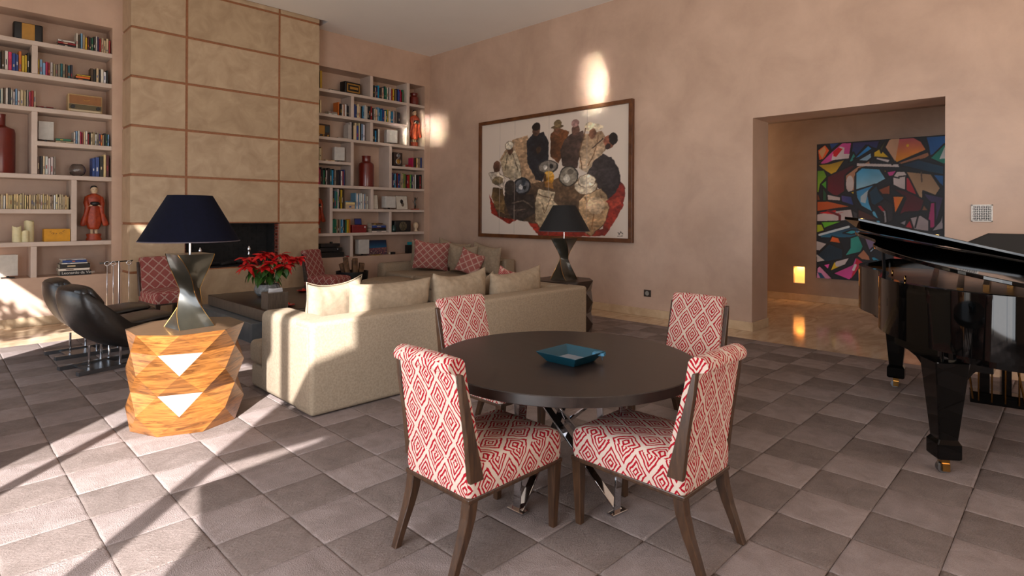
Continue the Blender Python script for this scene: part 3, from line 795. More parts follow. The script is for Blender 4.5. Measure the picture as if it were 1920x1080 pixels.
cushion('cushion', 0.74, 0.60, 0.18, fabpil_m, 'square red cushion with white diamond lines on the corner sofa', (6.92, 9.02, Z2), -42, 8, GC, seed=22)
cushion('cushion', 0.85, 0.60, 0.22, pillow_m, 'big beige cushion right of the square red one on the corner sofa', (7.26, 8.76, Z2), -80, 8, GC, seed=23)
cushion('cushion', 0.62, 0.56, 0.2, pillow_m, 'beige cushion with a raised corner in the middle of the corner sofa', (7.10, 8.22, Z2), -68, 9, GC, seed=24, roll=-9)
cushion('cushion', 0.48, 0.46, 0.15, fabpil_m, 'tilted red patterned cushion leaning among beige ones on the corner sofa', (6.93, 7.98, Z2), -50, 12, GC, seed=25, roll=18)
cushion('cushion', 0.75, 0.56, 0.22, pillow_m, 'beige cushion at the right end of the corner sofa below the painting', (7.27, 7.82, Z2), -88, 7, GC, seed=26)

# ------------------------------------------------------------------ coffee table and what stands on it
ct = empty('coffee_table', (3.7, 7.8, RZ), 0, 'large low dark wooden coffee table with thick top on a grey plinth', 'coffee table')
part('table_top', 2.85, 4.65, 6.80, 8.84, 0.265, 0.40, espresso_m, ct, 0.003)
part('edge_band', 2.847, 4.653, 6.797, 8.843, 0.262, 0.392, greywood_m, ct, 0.002)
part('plinth', 2.72, 4.5, 6.95, 8.95, RZ, 0.255, slate_m, ct, 0.004)
CZ = 0.40
pt = empty('poinsettia', (3.41, 8.17, CZ), 0, 'red poinsettia in a round grey stone pot on the coffee table', 'potted plant')
s = MB(); s.lathe([(0.08, 0), (0.13, 0.01), (0.168, 0.06), (0.175, 0.11), (0.155, 0.155), (0.15, 0.17), (0.135, 0.17), (0.135, 0.14), (0.01, 0.14)], 32); s.build('pot', stone_m, pt, smooth=True, angle=50)
s = MB(); s.lathe([(0.134, 0.13), (0.134, 0.15), (0.01, 0.155)], 20); s.build('soil', soil_m, pt)
def leaf_mesh(name, m, L, Wd, curl, pts=6):
    s = MB(); vs = []; fs = []; n = 6
    for i in range(n + 1):
        t_ = i / n; w = Wd * math.sin(PI * min(1, t_ ** 0.8)) ** 0.9 * (1.0 if i % 2 else 0.86); z = -curl * t_ * t_ * L
        for q in (-1, 0, 1): vs.append((t_ * L, q * w / 2, z + (0.12 * w if q else 0)))
    for i in range(n):
        for q in (0, 1): fs.append((i * 3 + q, i * 3 + q + 1, (i + 1) * 3 + q + 1, (i + 1) * 3 + q))
    me = bpy.data.meshes.new(name); me.from_pydata(vs, [], fs); me.materials.append(m)
    me.polygons.foreach_set('use_smooth', [True] * len(me.polygons)); return me
br_me = [leaf_mesh('bract', bract_m, 0.16, 0.085, 0.5), leaf_mesh('bract', bract_m, 0.13, 0.075, 0.3)]
lf_me = [leaf_mesh('leaf', leaf_m, 0.14, 0.075, 0.6), leaf_mesh('leaf', leaf_m, 0.12, 0.07, 0.9)]
r_ = random.Random(5)
heads = [(0.0, 0.0, 0.60), (-0.20, -0.08, 0.52), (0.20, 0.10, 0.52), (0.10, -0.17, 0.48), (-0.10, 0.14, 0.55), (0.27, -0.06, 0.50), (-0.02, -0.12, 0.57), (0.15, 0.0, 0.57), (-0.24, 0.12, 0.48), (0.05, -0.26, 0.41), (-0.16, -0.2, 0.42), (0.24, -0.18, 0.43), (0.32, 0.08, 0.52)]
for hx, hy, hz in heads:
    # head positions are spread across the view: turn so that the long axis runs along the table diagonal
    X = (hx * 0.75 + hy * 0.65) * 1.25; Y = (-hx * 0.66 + hy * 0.75) * 1.25
    s = MB(); s.tube([(X * 0.15, Y * 0.15, 0.15), (X * 0.5, Y * 0.5, 0.15 + (hz - 0.15) * 0.5), (X, Y, hz)], [0.007, 0.006, 0.004], 6); s.build('stem', stem_m, pt)
    for q in range(12):
        a = q * 2.4 + r_.uniform(-0.2, 0.2); o = bpy.data.objects.new('bract', br_me[q % 2]); COL.objects.link(o); o.parent = pt
        o.location = (X, Y, hz + r_.uniform(-0.01, 0.02)); o.rotation_euler = (r_.uniform(-0.3, 0.3), r_.uniform(-0.45, 0.35), a); k_ = r_.uniform(0.75, 1.15); o.scale = (k_, k_, k_)
    for q in range(5):
        a = r_.uniform(0, 2 * PI); f_ = r_.uniform(0.35, 0.85); o = bpy.data.objects.new('leaf', lf_me[q % 2]); COL.objects.link(o); o.parent = pt
        o.location = (X * f_, Y * f_, 0.16 + (hz - 0.16) * f_); o.rotation_euler = (r_.uniform(-0.4, 0.4), r_.uniform(0.0, 0.9), a); k_ = r_.uniform(0.8, 1.2); o.scale = (k_, k_, k_)
tbx = empty('tissue_box', (3.02, 7.02, CZ), 0, 'dark wooden tissue box with white tissues at the near corner of the coffee table', 'tissue box')
s = MB(); s.box(-0.125, 0.125, -0.10, 0.10, 0, 0.20); s.build('box_body', greywood_m, tbx, bevel=0.003)
s = MB()
for i in range(3):
    s.loft([[(-0.09 + 0.01 * i, 0.02 * i - 0.02, 0.20), (0.09, 0.02 * i - 0.02, 0.20), (0.09, 0.02 * i - 0.015, 0.20), (-0.09 + 0.01 * i, 0.02 * i - 0.015, 0.20)],
            [(-0.06, 0.03 * i - 0.03, 0.245), (0.075, 0.03 * i - 0.04, 0.25 - 0.01 * i), (0.075, 0.03 * i - 0.035, 0.25 - 0.01 * i), (-0.06, 0.03 * i - 0.025, 0.245)]])
s.build('tissue', tissue_m, tbx)
dish = empty('candle_dish', (3.19, 7.10, CZ), 0, 'red flower-shaped candle dish beside the tissue box on the coffee table', 'dish')
s = MB(); s.lathe([(0.05, 0), (0.11, 0.018), (0.115, 0.022), (0.05, 0.012), (0.01, 0.012)], 28); s.build('dish_plate', red_m, dish, smooth=True)
for q in range(7):
    s = MB(); a = q * 2 * PI / 7
    s.lathe([(0.0, 0.015), (0.02, 0.022), (0.024, 0.036), (0.012, 0.044)], 10, cx=0.032 * math.cos(a), cy=0.032 * math.sin(a)); s.build('petal', red_m, dish, smooth=True)
dish = empty('red_dish', (3.98, 8.25, CZ), 0, 'small red dish on the far side of the coffee table behind the sofa cushion', 'dish')
s = MB(); s.lathe([(0.05, 0), (0.10, 0.02), (0.105, 0.024), (0.04, 0.012), (0.01, 0.05)], 24); s.build('dish_plate', red_m, dish, smooth=True)
gm = empty('wooden_stand', (3.95, 7.85, CZ), 0, 'small orange-brown turned wooden stand with pegs beside the corner cushion', 'ornament')
s = MB(); s.box(-0.09, 0.09, -0.07, 0.07, 0, 0.025); s.build('stand_base', oak_m, gm, bevel=0.004)
for q in range(4):
    s = MB(); s.lathe([(0.012, 0.025), (0.016, 0.05), (0.008, 0.07), (0.014, 0.085), (0.002, 0.1)], 10, cx=-0.06 + 0.04 * q, cy=0.02 * (q % 2)); s.build('peg', oak_m, gm, smooth=True)

# ------------------------------------------------------------------ black leather lounge chairs
def lounge(label):
    root = empty('lounge_chair', (0, 0, 0), 0, label, 'armchair', 'pair of black leather lounge chairs')
    # side profile: outer shell line from seat front, under the seat, up the back (x forward)
    outer = [(0.46, 0.36), (0.36, 0.24), (0.10, 0.185), (-0.14, 0.24), (-0.32, 0.40), (-0.42, 0.58), (-0.47, 0.76), (-0.475, 0.93)]
    inner = [(0.46, 0.41), (0.34, 0.38), (0.12, 0.34), (-0.06, 0.36), (-0.20, 0.46), (-0.30, 0.60), (-0.38, 0.76), (-0.425, 0.93)]
    s = MB(); rings = []
    for k_ in range(9):
        t_ = -1 + 2 * k_ / 8; wing = abs(t_) ** 3
        ring = []
        for i, (x, z) in enumerate(outer):
            f_ = i / 7; ring.append((x + 0.10 * wing * (f_ > 0.4), t_ * (0.37 - 0.10 * max(0, f_ - 0.5)), z + 0.05 * wing * (1 if f_ < 0.4 else 0) - 0.07 * wing * (f_ > 0.9)))
        for i, (x, z) in enumerate(reversed(inner)):
            f_ = 1 - i / 7; ring.append((x + 0.10 * wing * (f_ > 0.4), t_ * (0.35 - 0.10 * max(0, f_ - 0.5)), z + 0.07 * wing * (1 if f_ < 0.5 else 0.3) - 0.07 * wing * (f_ > 0.9)))
        rings.append(ring)
    s.loft(rings); s.build('shell', leather_m, root, smooth=True, sub=1)
    def pad(name, path, w, t, seed, lobes=1):
        r2 = random.Random(seed); s = MB(); rings = []; n = len(path)
        for i, (x, z) in enumerate(path):
            a = Vector(path[min(i + 1, n - 1)]) - Vector(path[max(i - 1, 0)]); nrm = Vector((a.y, -a.x)).normalized()
            if nrm.y < 0: nrm = -nrm
            e = math.sin(PI * (i + 0.35) / (n - 0.3)) ** 0.45
            ring = []
            for k_ in range(16):
                b_2 = 2 * PI * k_ / 16; cy_ = math.copysign(abs(math.cos(b_2)) ** 0.6, math.cos(b_2)); sz = math.copysign(abs(math.sin(b_2)) ** 0.8, math.sin(b_2))
                tt = t * (0.5 + 0.5 * e) * (1 + 0.12 * math.sin(i * 2.2 + k_ + seed)); q = sz * tt / 2
                ring.append((x + nrm.x * q, cy_ * w / 2 * (0.85 + 0.15 * e), z + nrm.y * q))
            rings.append(ring)
        s.loft(rings); return s.build(name, leather_m, root, smooth=True, sub=1)
    pad('seat_cushion', [(-0.20, 0.42), (-0.12, 0.41), (0.02, 0.40), (0.18, 0.42), (0.34, 0.45), (0.48, 0.46), (0.53, 0.44)], 0.60, 0.15, 3)
    pad('seat_pillow', [(-0.14, 0.50), (0.0, 0.48), (0.18, 0.49), (0.36, 0.52), (0.50, 0.51)], 0.54, 0.09, 9)
    pad('back_cushion', [(-0.16, 0.48), (-0.22, 0.56), (-0.28, 0.66), (-0.34, 0.78), (-0.385, 0.90), (-0.40, 0.94)], 0.54, 0.15, 6)
    pad('head_pillow', [(-0.20, 0.70), (-0.27, 0.78), (-0.33, 0.88), (-0.36, 0.95)], 0.56, 0.12, 12)
    # chrome and steel underframe
    for y in (-0.19, 0.19):
        s = MB(); s.box(-0.42, 0.38, y - 0.03, y + 0.03, 0.0, 0.045); s.build('floor_bar', steel_m, root, bevel=0.002, seg=1)
    s = MB(); s.box(-0.30, 0.0, -0.16, 0.16, 0.02, 0.03); s.build('cross_plate', steel_m, root)
    for x, y in ((-0.05, -0.19), (-0.05, 0.19), (-0.24, 0.0), (0.15, -0.19)):
        s = MB(); s.lathe([(0.011, 0.04), (0.011, 0.27)], 10, cx=x, cy=y); s.build('post', chrome_m, root, smooth=True, angle=40)
    s = MB(); s.tube([(0.30, -0.30, 0.27), (0.02, -0.52, 0.27), (-0.04, -0.56, 0.24), (-0.05, -0.56, 0.06), (-0.03, -0.56, 0.013), (0.08, -0.56, 0.013), (0.30, -0.50, 0.013)], 0.013, 10); s.build('arm_tube', chrome_m, root, smooth=True)
    root.scale = (1, 1, 0.88)
    return root
lc = lounge('black leather lounge chair nearer the camera, just behind the oak side table')
lc.location = (1.38, 6.98, RZ); lc.rotation_euler = (0, 0, R(14))
l2 = copy_tree(lc); l2['label'] = 'black leather lounge chair farther back, nearer the left bookcase'
l2.location = (1.36, 7.80, RZ); l2.rotation_euler = (0, 0, R(6))

# ------------------------------------------------------------------ fire tools and log basket
ft = empty('fire_tool_stand', (1.88, 9.35, 0), 0, 'slim chrome fire tool stand with hanging tools beside the left bookcase', 'fire tools')
s = MB(); s.lathe([(0.11, 0), (0.11, 0.015), (0.012, 0.03), (0.012, 0.90)], 20); s.build('stand_pole', chrome_m, ft, smooth=True, angle=40)
s = MB(); s.tube([(-0.22, 0, 0.88), (0.0, 0, 0.895), (0.16, 0, 0.90)], 0.009, 8); s.build('top_bar', bronze_m, ft, smooth=True)
for i, x in enumerate((-0.14, -0.07, 0.11)):
    t_ = empty('fire_tool', (0, 0, 0), parent=ft)
    s = MB(); s.tube([(x, -0.02, 0.86), (x, -0.02, 0.25)], 0.006, 8)
    ringp = [(x + 0.028 * math.cos(a * PI / 6), -0.02, 0.875 + 0.028 * math.sin(a * PI / 6)) for a in range(13)]; s.tube(ringp, 0.006, 6)
    s.build('handle', chrome_m, t_, smooth=True)
    s = MB(); s.box(x - 0.035, x + 0.035, -0.03, -0.012, 0.14, 0.25); s.build('tool_head', steel_m, t_, bevel=0.004)
lb = empty('log_basket', (5.50, 9.48, 0), 0, 'dark round basket filled with firewood beside the hi-fi shelf', 'basket')
s = MB(); s.lathe([(0.22, 0), (0.27, 0.3), (0.29, 0.52), (0.275, 0.52), (0.25, 0.3), (0.2, 0.02)], 28); s.build('basket_body', blackmat_m, lb, smooth=True, angle=50)
for i in range(7):
    a = i * 0.9; x, y = 0.13 * math.cos(a), 0.13 * math.sin(a)
    s = MB(); s.tube([(x, y, 0.1), (x * 1.1 + 0.02, y * 1.1, 0.42), (x * 1.5, y * 1.3, 0.66 + 0.05 * (i % 3))], [0.05, 0.045, 0.05], 7); s.build('log', log_m, lb, smooth=True, angle=40)

# ------------------------------------------------------------------ grand piano (tail towards the camera)
pn = empty('grand_piano', (5.4, 0.6, 0), 0, 'black lacquered grand piano with its lid propped slightly open', 'piano')
def bez(pts, n=10):
    """Catmull-Rom through pts"""
    out = []
    for i in range(len(pts) - 1):
        p0, p1, p2, p3 = [Vector(pts[max(0, min(len(pts) - 1, i + d_))]) for d_ in (-1, 0, 1, 2)]
        for q in range(n):
            t_ = q / n; out.append(0.5 * ((2 * p1) + (-p0 + p2) * t_ + (2 * p0 - 5 * p1 + 4 * p2 - p3) * t_ ** 2 + (-p0 + 3 * p1 - 3 * p2 + p3) * t_ ** 3))
    out.append(Vector(pts[-1])); return [(p.x, p.y) for p in out]
side = bez([(6.95, 1.42), (6.3, 1.43), (5.95, 1.42), (5.62, 1.33), (5.28, 1.13), (5.02, 1.06), (4.78, 1.02), (4.52, 0.90), (4.26, 0.68), (4.10, 0.42), (4.08, 0.15), (4.20, -0.06), (4.45, -0.15), (4.8, -0.16)], 7)
outline = side + [(6.95, -0.16)]
def inset(poly, d):
    out = []; n = len(poly)
    for i in range(n):
        a, b, c = Vector(poly[i - 1]), Vector(poly[i]), Vector(poly[(i + 1) % n])
        t_ = ((b - a).normalized() + (c - b).normalized()); t_.normalize() if t_.length > 1e-6 else None
        out.append((b.x - t_.y * -d * -1 if False else b.x + (-t_.y) * -d * -1, b.y + (t_.x) * d))
    return out
ar = sum(outline[i][0] * outline[(i + 1) % len(outline)][1] - outline[(i + 1) % len(outline)][0] * outline[i][1] for i in range(len(outline)))
if ar < 0: outline = outline[::-1]
inn = inset(outline, 0.055)
RB, RT = 0.765, 1.13
s = MB(); n = len(outline)
s.loft([[(x, y, RB) for x, y in outline], [(x, y, RT) for x, y in outline], [(x, y, RT) for x, y in inn], [(x, y, RB + 0.1) for x, y in inn]], cap=False)
s.add([(x, y, RB) for x, y in outline], [tuple(range(n))])
under(s.build('rim', black_m, smooth=True, angle=40, weld=True), pn)
inn2 = inset(outline, 0.10)
s = MB(); s.loft([[(x, y, RB - 0.055) for x, y in inn2], [(x, y, RB + 0.001) for x, y in inn2]]); under(s.build('rim_underframe', black_m), pn)
s = MB(); s.add([(x, y, RT - 0.085) for x, y in inn], [tuple(range(n))]); under(s.build('soundboard', gold_m), pn)
for k_ in range(6):
    s = MB(); x = 4.35 + k_ * 0.36; s.bar((x, 0.55 - 0.1 * k_ + 0.1, RT - 0.06), (6.3, 0.9 - 0.18 * k_, RT - 0.055), 0.035, 0.05); under(s.build('plate_strut', gold_m), pn)
# keyboard end
s = MB(); s.box(6.62, 7.05, -0.16, 1.42, 0.72, 0.86); under(s.build('key_bed', black_m, bevel=0.01), pn)
s = MB(); s.box(6.72, 6.95, -0.02, 1.28, 0.861, 0.88); under(s.build('white_keys', white_m), pn)
# lid: hinged along the spine (-Y side), rising towards +Y
LS = math.atan(0.18)
def lid_pt(x, y, up=0.0): return (x, y * 1.0, RT - 0.014 + (y + 0.16) * math.tan(LS) + up)
lid_out = [p for p in outline if p[0] < 5.95] 
lid_out = [(x, y) for x, y in side if x < 5.93]
lid_poly = [(5.93, 1.455)] + [(x + (-0.02 if x < 5.2 else 0), y + 0.03) for x, y in lid_out] + [(5.93, -0.17)]
s = MB(); s.loft([[lid_pt(x, y) for x, y in lid_poly], [lid_pt(x, y, 0.024) for x, y in lid_poly]]); under(s.build('lid', black_m, bevel=0.004, seg=2), pn)
# front flap folded back over the lid, standing a little open
s = MB()
def fl_pt(x, y, up=0.0):
    f_ = (5.95 - x) / 0.62
    return (x, y, lid_pt(x, y)[2] + 0.03 + f_ * (0.03 + 0.085 * (y + 0.16) / 1.5) + up)
fpoly = [(5.95, 1.42), (5.40, 1.40), (5.31, 1.28), (5.31, -0.17), (5.95, -0.17)]
s.loft([[fl_pt(x, y) for x, y in fpoly], [fl_pt(x, y, 0.024) for x, y in fpoly]]); under(s.build('front_flap', black_m, bevel=0.004), pn)
s = MB(); s.bar((5.25, 1.08, RT - 0.05), (5.28, 1.10, lid_pt(5.28, 1.1)[2]), 0.018, 0.018); under(s.build('lid_prop', blackmat_m), pn)
for x, y in ((4.95, 0.97), (4.55, 0.82)):
    s = MB(); s.lathe([(0.006, RT - 0.01), (0.006, RT + 0.035)], 8, cx=x, cy=y); under(s.build('rim_pin', brass_m, smooth=True), pn)
for y in (0.15, 0.75, 1.25):
    s = MB(); s.box(5.325, 5.385, y, y + 0.04, fl_pt(5.32, y)[2] + 0.024, fl_pt(5.32, y)[2] + 0.030); under(s.build('hinge', brass_m), pn)
# music desk behind
s = MB(); s.loft([[(6.15, -0.16, 1.16), (6.15, 1.0, 1.16), (6.18, 1.0, 1.16), (6.18, -0.16, 1.16)], [(6.3, -0.1, 1.42), (6.3, 0.55, 1.42), (6.33, 0.55, 1.42), (6.33, -0.1, 1.42)]]); under(s.build('music_desk', blackmat_m, bevel=0.01), pn)
def pleg(x, y, ang):
    r0 = empty('leg', (x - 5.4, y - 0.6, 0), ang, parent=pn)
    q = lambda h, z: [(-h, -h, z), (h, -h, z), (h, h, z), (-h, h, z)]
    s = MB(); s.loft([q(0.052, RZ + 0.09), q(0.066, RZ + 0.10), q(0.066, RZ + 0.185), q(0.052, RZ + 0.21), q(0.092, 0.70)]); s.build('leg_column', black_m, r0, bevel=0.006)
    s = MB(); s.box(-0.022, 0.022, -0.022, 0.022, RZ + 0.05, RZ + 0.095); s.box(-0.03, -0.022, -0.02, 0.02, RZ + 0.015, RZ + 0.06); s.box(0.022, 0.03, -0.02, 0.02, RZ + 0.015, RZ + 0.06); s.build('castor_fork', brass_m, r0)
    s = MB(); s.lathe([(0.030, -0.018), (0.033, -0.01), (0.033, 0.01), (0.030, 0.018)], 20, M=Matrix.Translation((0, 0.01, RZ + 0.033)) @ Matrix.Rotation(PI / 2, 4, 'Y')); s.build('castor_wheel', steel_m, r0, smooth=True, angle=40)
for x, y, a in ((4.30, 0.575, R(35)), (6.14, 1.17, R(6)), (6.2, 0.0, R(5))): pleg(x, y, a)
# arched bracket over the tail leg
for ang_, L_ in ((R(47), 0.36), (R(-62), 0.36)):
    Mx = Matrix.Translation((4.31, 0.57, 0)) @ Matrix.Rotation(ang_, 4, 'Z')
    arch = [(-0.05, 0.59), (0.09, 0.59), (0.12, 0.635), (0.17, 0.675), (0.24, 0.70), (L_, 0.715), (L_, 0.763), (-0.05, 0.763)]
    s = MB(); s.prism(arch, -0.055, 0.055, 'y', M=Mx); under(s.build('leg_bracket', black_m, bevel=0.004), pn)
s = MB(); s.box(4.35, 6.3, 0.35, 0.55, 0.64, 0.72); under(s.build('beam', black_m, bevel=0.005), pn)
# pedal lyre
ly = empty('pedal_lyre', (5.86 - 5.4, 0.45 - 0.6, 0), R(10), parent=pn)
s = MB(); s.box(-0.06, 0.06, -0.17, 0.17, 0.10, 0.19); s.build('lyre_box', black_m, ly, bevel=0.006)
s = MB(); s.box(-0.05, 0.05, -0.08, -0.02, 0.19, 0.72); s.box(-0.05, 0.05, 0.05, 0.11, 0.19, 0.72); s.build('lyre_column', black_m, ly)
for y in (-0.12, -0.04, 0.04, 0.12):
    s = MB(); s.tube([(-0.085, y, 0.13), (-0.085, y, 0.70)], 0.006, 8); s.build('pedal_rod', brass_m, ly, smooth=True)
for ya, yb_ in ((0.155, 0.22), (-0.155, -0.06)):
    s = MB(); s.tube([(-0.09, ya, 0.14), (-0.06, yb_, 0.72)], 0.007, 8); s.build('lyre_brace', brass_m, ly, smooth=True)
s = MB()
for y in (-0.09, 0, 0.09):
    s = MB(); s.box(0.05, 0.17, y - 0.012, y + 0.012, 0.10, 0.115); s.build('pedal', brass_m, ly)

# ------------------------------------------------------------------ flat artworks: a small painter in numpy
class Canvas:
    def __init__(s, u0, u1, v0, v1, nx, ny, bg, hom):
        s.u0, s.u1, s.v0, s.v1, s.nx, s.ny = u0, u1, v0, v1, nx, ny
        s.S = 2
        W_, H_ = nx * s.S, ny * s.S
        s.im = np.ones((H_, W_, 3)) * np.array(bg)
        s.h = hom
        uu = u0 + (u1 - u0) * (np.arange(W_) + .5) / W_; vv = v0 + (v1 - v0) * (np.arange(H_) + .5) / H_
        s.U, s.V = np.meshgrid(uu, vv)
    def uv(s, x, y):
        h = s.h; w = h[6] * x + h[7] * y + 1
        return ((h[0] * x + h[1] * y + h[2]) / w, (h[3] * x + h[4] * y + h[5]) / w)
    def poly(s, pts, c, c2=None, axis=(0, 1), line=0, lc=(12, 14, 18), soft=0):
        P = [s.uv(*p) for p in pts]; m = np.zeros(s.U.shape, bool); n = len(P)
        for i in range(n):
            (x0, y0), (x1, y1) = P[i], P[(i + 1) % n]
            if y0 == y1: continue
            c_ = ((y0 > s.V) != (y1 > s.V)) & (s.U < (x1 - x0) * (s.V - y0) / (y1 - y0) + x0); m ^= c_
        if c2 is None: s.im[m] = c
        else:
            a = s.U * axis[0] + s.V * axis[1]; lo, hi = a[m].min() if m.any() else 0, a[m].max() if m.any() else 1
            t_ = ((a - lo) / (hi - lo + 1e-9))[m][:, None]; s.im[m] = np.array(c) * (1 - t_) + np.array(c2) * t_
        if line:
            for i in range(n): s.line(pts[i], pts[(i + 1) % n], line, lc)
    def line(s, a, b, w, c):
        (x0, y0), (x1, y1) = s.uv(*a), s.uv(*b); dx, dy = x1 - x0, y1 - y0; L = dx * dx + dy * dy + 1e-12
        t_ = np.clip(((s.U - x0) * dx + (s.V - y0) * dy) / L, 0, 1); d = np.hypot(s.U - x0 - t_ * dx, s.V - y0 - t_ * dy); s.im[d < w] = c
    def path(s, pts, w, c):
        for i in range(len(pts) - 1): s.line(pts[i], pts[i + 1], w, c)
    def ell(s, x, y, rx, ry, c, line=0, lc=(15, 13, 12)):
        cx_, cy_ = s.uv(x, y); ax, _ = s.uv(x + rx, y); _, ay = s.uv(x, y + ry)
        d = ((s.U - cx_) / (ax - cx_)) ** 2 + ((s.V - cy_) / (ay - cy_)) ** 2
        if c is not None: s.im[d < 1] = c
        if line: s.im[(d < 1) & (d > (1 - line) ** 2)] = lc
    def noise(s, amt, seed, scale=14, mask=None):
        r2 = np.random.RandomState(seed); out = np.zeros(s.im.shape[:2]); H_, W_ = out.shape
        for o_ in (1, 2, 4):
            g = r2.rand(scale * o_ + 2, scale * o_ + 2); yy = np.linspace(0, scale * o_, H_); xx = np.linspace(0, scale * o_, W_)
            y0, x0 = yy.astype(int), xx.astype(int); fy, fx = (yy - y0)[:, None], (xx - x0)[None, :]
            out += (g[y0][:, x0] * (1 - fy) * (1 - fx) + g[y0 + 1][:, x0] * fy * (1 - fx) + g[y0][:, x0 + 1] * (1 - fy) * fx + g[y0 + 1][:, x0 + 1] * fy * fx - .5) / o_
        k_ = 1 + amt * out
        s.im = np.clip(s.im * k_[..., None], 0, 255)
    def warp(s, amt, seed, scale=22):
        r2 = np.random.RandomState(seed); H_, W_ = s.im.shape[:2]; off = []
        for _ in range(2):
            g = r2.rand(scale + 2, scale + 2) - .5; yy = np.linspace(0, scale, H_); xx = np.linspace(0, scale, W_); y0, x0 = yy.astype(int), xx.astype(int)
            fy, fx = (yy - y0)[:, None], (xx - x0)[None, :]
            off.append(g[y0][:, x0] * (1 - fy) * (1 - fx) + g[y0 + 1][:, x0] * fy * (1 - fx) + g[y0][:, x0 + 1] * (1 - fy) * fx + g[y0 + 1][:, x0 + 1] * fy * fx)
        yi = np.clip((np.arange(H_)[:, None] + off[0] * amt * H_).astype(int), 0, H_ - 1); xi = np.clip((np.arange(W_)[None, :] + off[1] * amt * W_).astype(int), 0, W_ - 1)
        s.im = s.im[yi, xi]
    def mesh(s, name, m, place):
        S, nx, ny = s.S, s.nx, s.ny
        im = s.im.reshape(ny, S, nx, S, 3).mean((1, 3)) / 255
        lin = np.where(im <= 0.04045, im / 12.92, ((im + 0.055) / 1.055) ** 2.4)
        uu = s.u0 + (s.u1 - s.u0) * (np.arange(nx) + 0.5) / nx; vv = s.v0 + (s.v1 - s.v0) * (np.arange(ny) + 0.5) / ny
        uu[0], uu[-1], vv[0], vv[-1] = s.u0, s.u1, s.v0, s.v1
        U, V = np.meshgrid(uu, vv); co = place(U.ravel(), V.ravel())
        idx = np.arange(nx * ny).reshape(ny, nx); q = np.stack([idx[:-1, :-1], idx[:-1, 1:], idx[1:, 1:], idx[1:, :-1]], -1).reshape(-1, 4)
        me = bpy.data.meshes.new(name); me.vertices.add(nx * ny); me.vertices.foreach_set('co', co.astype(np.float32).ravel())
        me.loops.add(q.size); me.loops.foreach_set('vertex_index', q.ravel().astype(np.int32)); me.polygons.add(len(q)); me.polygons.foreach_set('loop_start', np.arange(0, q.size, 4, dtype=np.int32))
        me.update(calc_edges=True)
        a = me.color_attributes.new('ink', 'FLOAT_COLOR', 'POINT'); rgba = np.ones((nx * ny, 4), np.float32); rgba[:, :3] = lin.reshape(-1, 3); a.data.foreach_set('color', rgba.ravel())
        me.materials.append(m); o = bpy.data.objects.new(name, me); COL.objects.link(o); return o

# the big framed drawing on the right wall
PH = [-0.002131512, 1.0658e-05, 8.688055528, 0.000400583, -0.002987959, 4.069068695, 0.000268073, -1.34e-06]
c = Canvas(8.50, 5.06, 1.19, 3.33, 400, 250, (214, 200, 186), PH)
c.poly([(250, 330), (350, 300), (420, 560), (450, 640), (700, 700), (720, 600), (560, 560), (600, 760), (380, 710), (300, 600), (160, 470)], (168, 138, 108))
c.poly([(95, 700), (110, 830), (230, 900), (330, 850), (430, 975), (530, 985), (880, 975), (1000, 780), (1015, 650), (980, 600), (900, 720), (860, 930), (500, 900), (380, 850), (200, 860), (130, 780)], (150, 48, 34), (120, 36, 28))
c.poly([(120, 760), (300, 640), (520, 600), (760, 620), (900, 740), (840, 930), (430, 900), (160, 850)], (86, 68, 52))
c.poly([(385, 290), (460, 278), (490, 330), (495, 500), (450, 615), (410, 600), (350, 490), (345, 340)], (24, 28, 36), (40, 42, 48), (1, 0))
c.ell(408, 262, 26, 44, (92, 66, 54)); c.ell(408, 242, 28, 28, (26, 22, 20)); c.ell(424, 400, 18, 22, (72, 52, 40))
c.poly([(505, 290), (560, 250), (630, 270), (610, 400), (560, 490), (505, 440)], (122, 74, 40), (78, 50, 34), (1, 0))
c.ell(548, 262, 22, 32, (104, 70, 52)); c.ell(548, 242, 44, 11, (90, 74, 52)); c.ell(552, 220, 26, 24, (128, 108, 76))
c.poly([(640, 290), (720, 265), (740, 330), (700, 440), (690, 520), (590, 510), (570, 400), (600, 330)], (84, 66, 60), (60, 48, 44), (1, 0))
c.ell(672, 262, 27, 38, (96, 70, 60)); c.ell(670, 215, 28, 26, (150, 116, 110))
c.poly([(730, 290), (850, 265), (905, 350), (850, 430), (770, 560), (700, 520), (705, 400)], (196, 174, 146), (160, 132, 104), (0, 1))
c.ell(795, 245, 62, 26, (212, 196, 168)); c.ell(765, 235, 30, 28, (222, 204, 170)); c.ell(788, 285, 26, 34, (120, 84, 66)); c.path([(740, 250), (700, 420), (720, 520)], .012, (110, 84, 62)); c.path([(830, 300), (800, 420), (760, 500)], .012, (120, 94, 70)); c.path([(860, 320), (790, 380)], .012, (60, 48, 42))
c.ell(900, 340, 36, 46, (150, 92, 72)); c.ell(928, 318, 30, 42, (30, 26, 26)); c.ell(890, 370, 18, 18, (60, 44, 40))
c.poly([(400, 640), (640, 560), (700, 640), (760, 700), (640, 760), (540, 700)], (98, 76, 56))
c.ell(488, 515, 72, 48, (48, 46, 44)); c.ell(488, 512, 60, 38, (112, 106, 98)); c.ell(470, 515, 14, 16, (200, 196, 186)); c.ell(510, 508, 12, 16, (30, 30, 30))
c.ell(628, 575, 66, 70, (46, 44, 42)); c.ell(628, 575, 58, 62, (140, 132, 118)); c.ell(615, 590, 22, 26, (206, 200, 186)); c.ell(640, 545, 20, 16, (90, 84, 76))
c.ell(315, 645, 60, 60, (34, 36, 40)); c.ell(315, 645, 48, 48, (96, 98, 102)); c.ell(305, 650, 14, 18, (186, 186, 184)); c.ell(326, 612, 12, 26, (52, 62, 72)); c.ell(332, 655, 12, 14, (40, 42, 44))
